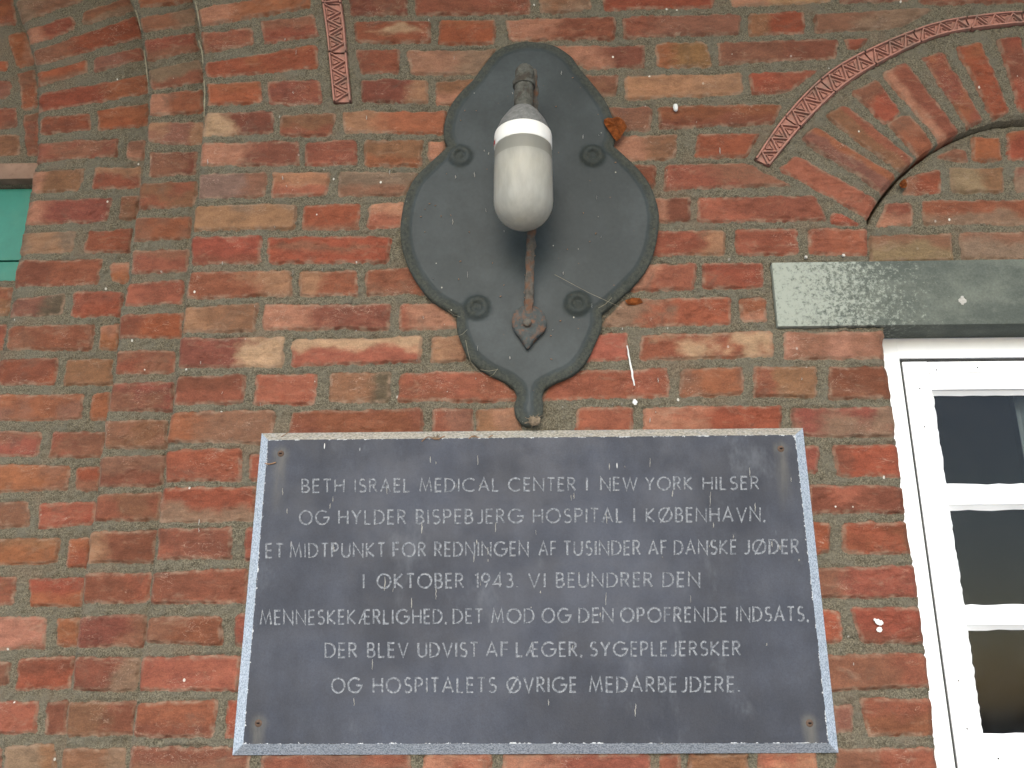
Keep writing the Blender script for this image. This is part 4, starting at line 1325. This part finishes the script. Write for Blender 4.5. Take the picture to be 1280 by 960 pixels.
# frosted dome
ZNECK = bp(654, 182, FRONT).z
M['frost'] = frosted_mat()
prof = [(rg * 0.97, zr0 + 0.004), (rg * 0.985, zr0 - 0.012), (rg, zr0 - 0.05)]
zs_ = zbt + rg * 1.0
prof.append((rg * 1.005, zs_))
prof += [(rg * math.cos(t), zs_ - rg * math.sin(t) * 1.0) for t in np.linspace(0.12, math.pi / 2, 16)[:-1]] + [(0.0, zbt)]
bm = bmesh.new(); lathe(bm, [(r, z) for r, z in prof], 64, (la.x, YA, 0))
inner = [(max(r - 0.003, 0.0), z + (0.003 if i > 3 else 0)) for i, (r, z) in enumerate(prof)]
lathe(bm, inner[::-1], 64, (la.x, YA, 0))
bmesh.ops.remove_doubles(bm, verts=bm.verts[:], dist=1e-5)
obj('glass_dome', bm, M['frost'], LAMP)
# bulb and holder inside
bm = bmesh.new(); zc_ = bp(654, 214, YA).z
lathe(bm, [(0, zc_ - 0.034)] + [(0.034 * math.sin(t), zc_ - 0.034 * math.cos(t)) for t in np.linspace(0.2, 2.4, 12)] + [(0.014, zc_ + 0.045), (0.014, zr0 + 0.002)], 32, (la.x, YA, 0))
obj('bulb', bm, simple('bulb_glass', (252, 236, 190), 0.3, 0.4, 0.02, 20, 0.0), LAMP)
# porcelain collar
bm = bmesh.new()
rc = rp(72, 165)
lathe(bm, [(rc * 0.80, zr0 + 0.001), (rc * 0.97, zr0), (rc * 1.0, zr0 + 0.002), (rc * 1.0, zr0 + (zr1 - zr0) * 0.8), (rc * 0.985, zr1 - 0.002), (rc * 0.95, zr1), (rc * 0.80, zr1 + 0.001)], 64, (la.x, YA, 0))
col_ = obj('collar', bm, M['porcelain'], LAMP)
bm = bmesh.new()
for dth in (0,):
    th0 = math.radians(186); rows = []
    for k in range(5):
        th = th0 + k * 0.06
        rows.append([bm.verts.new((la.x + (rc + 0.0006) * math.cos(th), YA + (rc + 0.0006) * math.sin(th), z)) for z in (zr0 + 0.002, zr0 + 0.010)])
    for r0, r1 in zip(rows[:-1], rows[1:]): bm.faces.new([r0[0], r1[0], r1[1], r0[1]])
obj('red_mark', bm, M['red'], col_)
# metal cap over the collar
zc1 = bp(657, 131, YA - 0.018).z
bm = bmesh.new()
lathe(bm, [(rc * 0.93, zr1 - 0.001), (rc * 0.94, zr1 + 0.003), (rc * 0.80, zr1 + (zc1 - zr1) * 0.45), (rc * 0.56, zr1 + (zc1 - zr1) * 0.85), (rc * 0.44, zc1), (0.0, zc1 + 0.001)], 48, (la.x, YA, 0))
obj('cap', bm, M['cap'], LAMP)
# gooseneck pipe: out from the plate over the lamp and down into the cap
bm = bmesh.new()
zp = bp(659, 74, YA - 0.01).z
r_ = rp(25, 100)
top = Vector((la.x + 0.004, YA, zp - r_ * 1.0))
pts = [(top.x, -0.012, zp - 0.040), (top.x, -0.05, zp - 0.026), (top.x, -0.085, zp - 0.012), (top.x, -0.110, zp - r_ * 0.9), (top.x - 0.0005, YA - 0.002, zp - 0.024), (la.x + 0.002, YA - 0.002, zp - 0.045), (la.x + 0.0005, YA, zc1 - 0.004)]
pp = catmull([np.array(p) for p in pts], 6)
tube(bm, [tuple(p) for p in pp], [r_ * (0.86 if k < 18 else 0.95) for k in range(len(pp))], 18, jitter=0.06)
lathe(bm, [(r_ * 0.9, zp - 0.052), (r_ * 1.12, zp - 0.050), (r_ * 1.15, zp - 0.042), (r_ * 0.9, zp - 0.039)], 24, (la.x + 0.002, YA - 0.001, 0))
obj('gooseneck_pipe', bm, M['pipe'], LAMP)
# flat iron stay from the lower boss up behind the lamp to the pipe
bm = bmesh.new()
bb = bp(659, 405, YP - 0.008)
t0 = bp(661, 382, YP - 0.020); t1 = bp(662.5, 330, -0.052); t2 = bp(664, 285, -0.072)
t3 = Vector((la.x + 0.010, -0.094, bp(664, 200, -0.088).z)); t4 = Vector((la.x + 0.017, YA + 0.012, zp - 0.055)); t5 = Vector((la.x + 0.016, YA - 0.004, zp - 0.016))
# keep clear of the cap: run behind the dome, then up beside the pipe
t3 = Vector((la.x + 0.012, YA + rg + 0.012, t2.z + 0.09)); t35 = Vector((la.x + 0.016, YA + rg + 0.004, zr1 + 0.01)); t4 = Vector((la.x + 0.018, YA + 0.020, zp - 0.058))
pp = catmull([np.array(t) for t in (bb, t0, t1, t2, t3, t35, t4, t5)], 8)
tube(bm, [tuple(p) for p in pp], [0.0082 + 0.0014 * random.uniform(-1, 1) for _ in pp], 10, flat=0.55, jitter=0.12)
obj('stay_bar', bm, M['iron'], LAMP)
# leaf-shaped foot with a square-headed bolt
leafo = [(661, 383), (670, 385), (678, 391), (682, 399), (683, 407), (680, 415), (674, 421), (668, 427), (663, 434), (659, 437), (655, 432), (651, 425), (646, 419), (642, 412), (640, 404), (641, 396), (645, 389), (652, 385)]
L_ = bpa(catmull(leafo, 4, True), YP - 0.010)
bm = bmesh.new(); yf = YP - 0.0145
mid = L_.mean(0)
ringsv = []
for s_, yy in ((1.0, YP - 0.006), (1.0, yf - 0.001), (0.90, yf - 0.0035), (0.5, yf - 0.0045)):
    ringsv.append([bm.verts.new((mid[0] + (p[0] - mid[0]) * s_, yy, mid[1] + (p[1] - mid[1]) * s_)) for p in L_])
for a, b in zip(ringsv[:-1], ringsv[1:]):
    for k in range(len(a)): bm.faces.new([a[k], a[(k + 1) % len(a)], b[(k + 1) % len(a)], b[k]])
bm.faces.new(ringsv[-1])
foot = obj('stay_foot', bm, M['bracket_iron'], LAMP)
bm = bmesh.new(); q = bp(659, 403, yf - 0.008)
lathe(bm, [(0.0, 0.008), (0.0055, 0.0078), (0.0075, 0.006), (0.0075, -0.001)], 8)
bmesh.ops.rotate(bm, verts=bm.verts[:], cent=(0, 0, 0), matrix=Matrix.Rotation(math.pi / 2, 3, 'X'))
bmesh.ops.translate(bm, verts=bm.verts[:], vec=(q.x, yf - 0.0035, q.z))
obj('bolt', bm, M['iron'], foot)

# ------------------------------------------------------------------ small things caught on the wall
def blob_leaf(name, outline, y, mat, amp=0.006, th=0.0012):
    P = bpa(outline, y); bm = bmesh.new()
    mid = P.mean(0); c0 = bm.verts.new((mid[0], y - amp, mid[1]))
    r1 = [bm.verts.new((mid[0] + (p[0] - mid[0]) * 0.55, y - amp * random.uniform(0.3, 1.2), mid[1] + (p[1] - mid[1]) * 0.55)) for p in P]
    r2 = [bm.verts.new((p[0], y + amp * random.uniform(-0.7, 0.5), p[1])) for p in P]
    n = len(P)
    for k in range(n):
        bm.faces.new([c0, r1[k], r1[(k + 1) % n]]); bm.faces.new([r1[k], r2[k], r2[(k + 1) % n], r1[(k + 1) % n]])
    bmesh.ops.solidify(bm, geom=bm.faces[:], thickness=th)
    return obj(name, bm, mat, smooth=False)
o = blob_leaf('dry_leaf', catmull([(755, 150), (766, 147), (775, 147), (784, 158), (779, 166), (771, 177), (764, 168), (757, 158)], 2, True), -0.020, M['leaf'])
tag(o, 'curled orange-brown dead leaf stuck beside the lamp back plate', 'leaf')
o = blob_leaf('leaf_scrap', catmull([(1127, 226), (1131, 224), (1134, 228), (1133, 234), (1127, 235), (1124, 231)], 2, True), DT - 0.010, M['leaf'], 0.004)
tag(o, 'tiny orange leaf scrap caught under the window arch edge', 'leaf')
o = blob_leaf('leaf_scrap', [(781, 376), (790, 372), (800, 373), (804, 378), (794, 381), (785, 381)], -0.008, M['leaf'], 0.003)
tag(o, 'thin brown leaf scrap at lower right rim of the lamp plate', 'leaf')
bm = bmesh.new(); q = bp(844.5, 134.5, -0.010)
lathe(bm, [(0, -0.0095), (0.0035, -0.006), (0.0047, 0.0), (0.0036, 0.006), (0, 0.0085)], 16, (q.x, q.y, q.z))
o = obj('cocoon', bm, M['lime']); tag(o, 'small pale grey cocoon hanging on a red brick right of the lamp', 'cocoon')
for k, (u, v_) in enumerate(((1007, 322), (1054, 320))):
    bm = bmesh.new(); q = bp(u, v_, -0.004)
    lathe(bm, [(0, 0.0035), (0.0022, 0.003), (0.0030, 0.0012), (0.0030, 0.0002), (0.0012, 0.0), (0.0012, -0.010)], 14)
    bmesh.ops.rotate(bm, verts=bm.verts[:], cent=(0, 0, 0), matrix=Matrix.Rotation(math.pi / 2, 3, 'X'))
    bmesh.ops.translate(bm, verts=bm.verts[:], vec=(q.x, -0.005, q.z))
    o = obj('nail', bm, M['nail'])
    tag(o, ['pale nail head above the left end of the lintel, nearer the lamp', 'pale nail head above the lintel, nearer the window arch'][k], 'nail', 'nails above the lintel')
# dust fluff under the tail of the plate, twigs on the plaque's top edge
def fluff(name, u, v_, y, r, label, cat):
    bm = bmesh.new(); q = bp(u, v_, y)
    bmesh.ops.create_icosphere(bm, subdivisions=3, radius=r)
    for w_ in bm.verts:
        f = 1 + 0.5 * float(fbm(np.array([w_.co.x * 1.0 + w_.co.y]), np.array([w_.co.z]), 120, 3, 61)[0])
        w_.co = Vector((w_.co.x * 1.25, w_.co.y * 0.7, w_.co.z * 0.95)) * f + q
    rr = random.Random(int(u))
    for k in range(16):
        a = rr.uniform(0, 6.28); d = Vector((math.cos(a), rr.uniform(-0.6, 0.2), math.sin(a) * 0.8)) * r * rr.uniform(1.2, 2.2)
        tube(bm, [q, q + d * 0.6 + Vector((0, 0, rr.uniform(-1, 1) * r * 0.3)), q + d], 0.0004, 4)
    o = obj(name, bm, M['dust']); tag(o, label, cat); return o
fluff('dust_clump', 668, 526, -0.022, 0.0085, 'brown dust and cobweb clump under the tail of the lamp plate', 'dust')
fluff('dust_clump', 545, 548, -0.028, 0.0045, 'small brown dust clump on the plaque top edge, left of the plate tail', 'dust')
fluff('dust_clump', 592, 547, -0.026, 0.0040, 'smallest dust clump on the plaque top edge, between the other two clumps', 'dust')
def twig(name, pts, y, label, rad=0.0009):
    bm = bmesh.new(); P = [bp(u, v_, y + d) for u, v_, d in pts]
    tube(bm, [tuple(p) for p in catmull([np.array(p) for p in P], 4)], rad, 6, jitter=0.2)
    o = obj(name, bm, M['twig']); tag(o, label, 'twig'); return o
twig('twig', [(527, 552, 0), (535, 546, -0.003), (545, 549, -0.002), (556, 545, 0)], -0.030, 'short brown twig lying on the top edge of the plaque, left one', 0.0008)
twig('twig', [(583, 551, 0), (592, 545, -0.003), (604, 549, 0), (616, 544, -0.002)], -0.028, 'brown twig on the top edge of the plaque, nearer the plate tail', 0.0008)
twig('twig', [(350, 547, 0), (355, 544, 0), (361, 540, 0)], -0.020, 'tiny pale straw at the top left corner of the plaque', 0.0007)
twig('twig', [(331, 579, 0), (337, 580, 0), (345, 578, 0)], -0.0315, 'tiny orange straw below the upper left plaque screw', 0.0010)
# cobweb threads on the plate
bm = bmesh.new()
for a, b in (((693, 343), (780, 386)), ((748, 385), (765, 372)), ((582, 425), (588, 452)), ((588, 452), (606, 470)), ((600, 462), (622, 462)), ((612, 471), (622, 461)), ((572, 420), (584, 412)), ((560, 388), (575, 396))):
    p, q = bp(*a, YP - 0.013), bp(*b, YP - 0.013); mm = (p + q) / 2 + Vector((0, -0.001, -0.003))
    tube(bm, [p, mm, q], 0.00035, 4)
o = obj('cobweb', bm, M['web']); tag(o, 'thin dusty cobweb threads strung across the lamp back plate', 'cobweb', kind='stuff')
# streak of white paint and splashes
bm = bmesh.new()
def splash(bm, u0, v0, u1, v1, wpx, y):
    p, q = bp(u0, v0, y), bp(u1, v1, y); n = 9; prev = None
    d = (q - p).normalized(); nn = Vector((-d.z, 0, d.x)); rows = []
    for k in range(n + 1):
        f = k / n; wv = wpx * 0.00063 * (0.5 + math.sin(math.pi * min(max(f, 0.08), 0.95)) * 0.7) * random.uniform(0.7, 1.2)
        c = p.lerp(q, f) + nn * random.uniform(-0.0006, 0.0006)
        rows.append([bm.verts.new(c + nn * wv), bm.verts.new(c + Vector((0, -0.0008, 0))), bm.verts.new(c - nn * wv)])
    for r0, r1 in zip(rows[:-1], rows[1:]):
        bm.faces.new([r0[0], r0[1], r1[1], r1[0]]); bm.faces.new([r0[1], r0[2], r1[2], r1[1]])
splash(bm, 784, 432, 793, 482, 2.4, -0.0068); splash(bm, 793, 499, 794, 506, 5, -0.0040)
o = obj('paint_streak', bm, M['lime']); tag(o, 'thin white drip streak on the bricks below the lamp plate', 'paint')
bm = bmesh.new(); splash(bm, 1094, 777, 1104, 779, 6, -0.0068); splash(bm, 1098, 784, 1101, 790, 6, -0.0068); splash(bm, 1092, 774, 1096, 776, 3, -0.0068)
o = obj('paint_splash', bm, M['lime']); tag(o, 'bright white splash on a red brick between plaque and window', 'paint')

# flecks of lime and grit splashed over wall, plate and plaque
rr = random.Random(21); bm = bmesh.new()
def in_quad(u, v_): return 330 < u < 1000 and 550 < v_ < 930
for k in range(150):
    u, v_ = rr.uniform(170, 1100), rr.uniform(20, 900)
    if k < 55: u, v_ = rr.gauss(660, 120), rr.uniform(70, 760)
    if in_quad(u, v_): y = YF - 0.0002
    elif 510 < u < 815 and 60 < v_ < 470:
        d, _, _ = sd_poly(np.array([bp(u, v_, YP).x]), np.array([bp(u, v_, YP).z]), PLP)
        y = YP - 0.0085 if d[0] < -0.02 else -0.0072
        if abs(d[0]) < 0.02: continue
    elif u > 240 and (u < 950 or v_ > 450) and not (280 < u < 1060 and 525 < v_ < 960): y = -0.0068
    else: continue
    L = abs(rr.gauss(0, 3.2)) + 1.2
    if y < -0.02 and rr.random() < 0.55: L += rr.uniform(3, 11)
    splash(bm, u, v_, u + rr.uniform(-0.6, 0.6), v_ + L, rr.uniform(0.5, 1.25), y)
o = obj('lime_flecks', bm, M['fleck']); tag(o, 'scattered white flecks and drips on wall, lamp plate and plaque', 'flecks', kind='stuff')
# loose pale mortar along the arrises of the arch orders
for pts, y in (([(168, 12), (172, 24), (175, 38)], D1), ([(179, 62), (182, 84), (184, 104)], D1), ([(243, 2), (246, 14), (249, 34)], 0.0), ([(247, 50), (251, 62), (253, 80)], 0.0), ([(254, 100), (255, 120), (254, 146)], 0.0)):
    bm = bmesh.new(); P = [tuple(bp(u + 1.0, v_, y - 0.004)) for u, v_ in pts]
    tube(bm, [tuple(p) for p in catmull([np.array(p) for p in P], 5)], [0.0004, 0.0012, 0.0009, 0.0014, 0.0016, 0.0008, 0.0013, 0.0014, 0.0007, 0.0011, 0.0004], 7, jitter=0.35)
    obj('mortar_flake', bm, M['flake'], BLD)

bm = bmesh.new(); splash(bm, 1198, 376, 1208, 376, 7, -0.0095); splash(bm, 1203, 370, 1203, 381, 5, -0.0098)
o = obj('lime_spot', bm, M['fleck']); tag(o, 'pale round spot on the face of the grey lintel', 'spot')
rr = random.Random(77); bm = bmesh.new()
for k in range(70):
    u, v_ = rr.uniform(515, 810), rr.uniform(75, 470)
    q = bp(u, v_, YP - 0.0080)
    d, _, _ = sd_poly(np.array([q.x]), np.array([q.z]), PLP)
    if d[0] > -0.024: continue
    a = rr.uniform(0, 6.28); L = rr.uniform(0.0012, 0.0042)
    e = Vector((math.cos(a) * L, -0.0006, math.sin(a) * L))
    tube(bm, [q, q + e * 0.5 + Vector((rr.uniform(-1, 1) * L * 0.3, -0.0004, rr.uniform(-1, 1) * L * 0.3)), q + e], [0.0004, rr.uniform(0.0006, 0.0012), 0.0003], 5)
o = obj('debris', bm, M['twig']); tag(o, 'tiny brown seed and twig debris stuck all over the lamp plate', 'debris', kind='stuff')
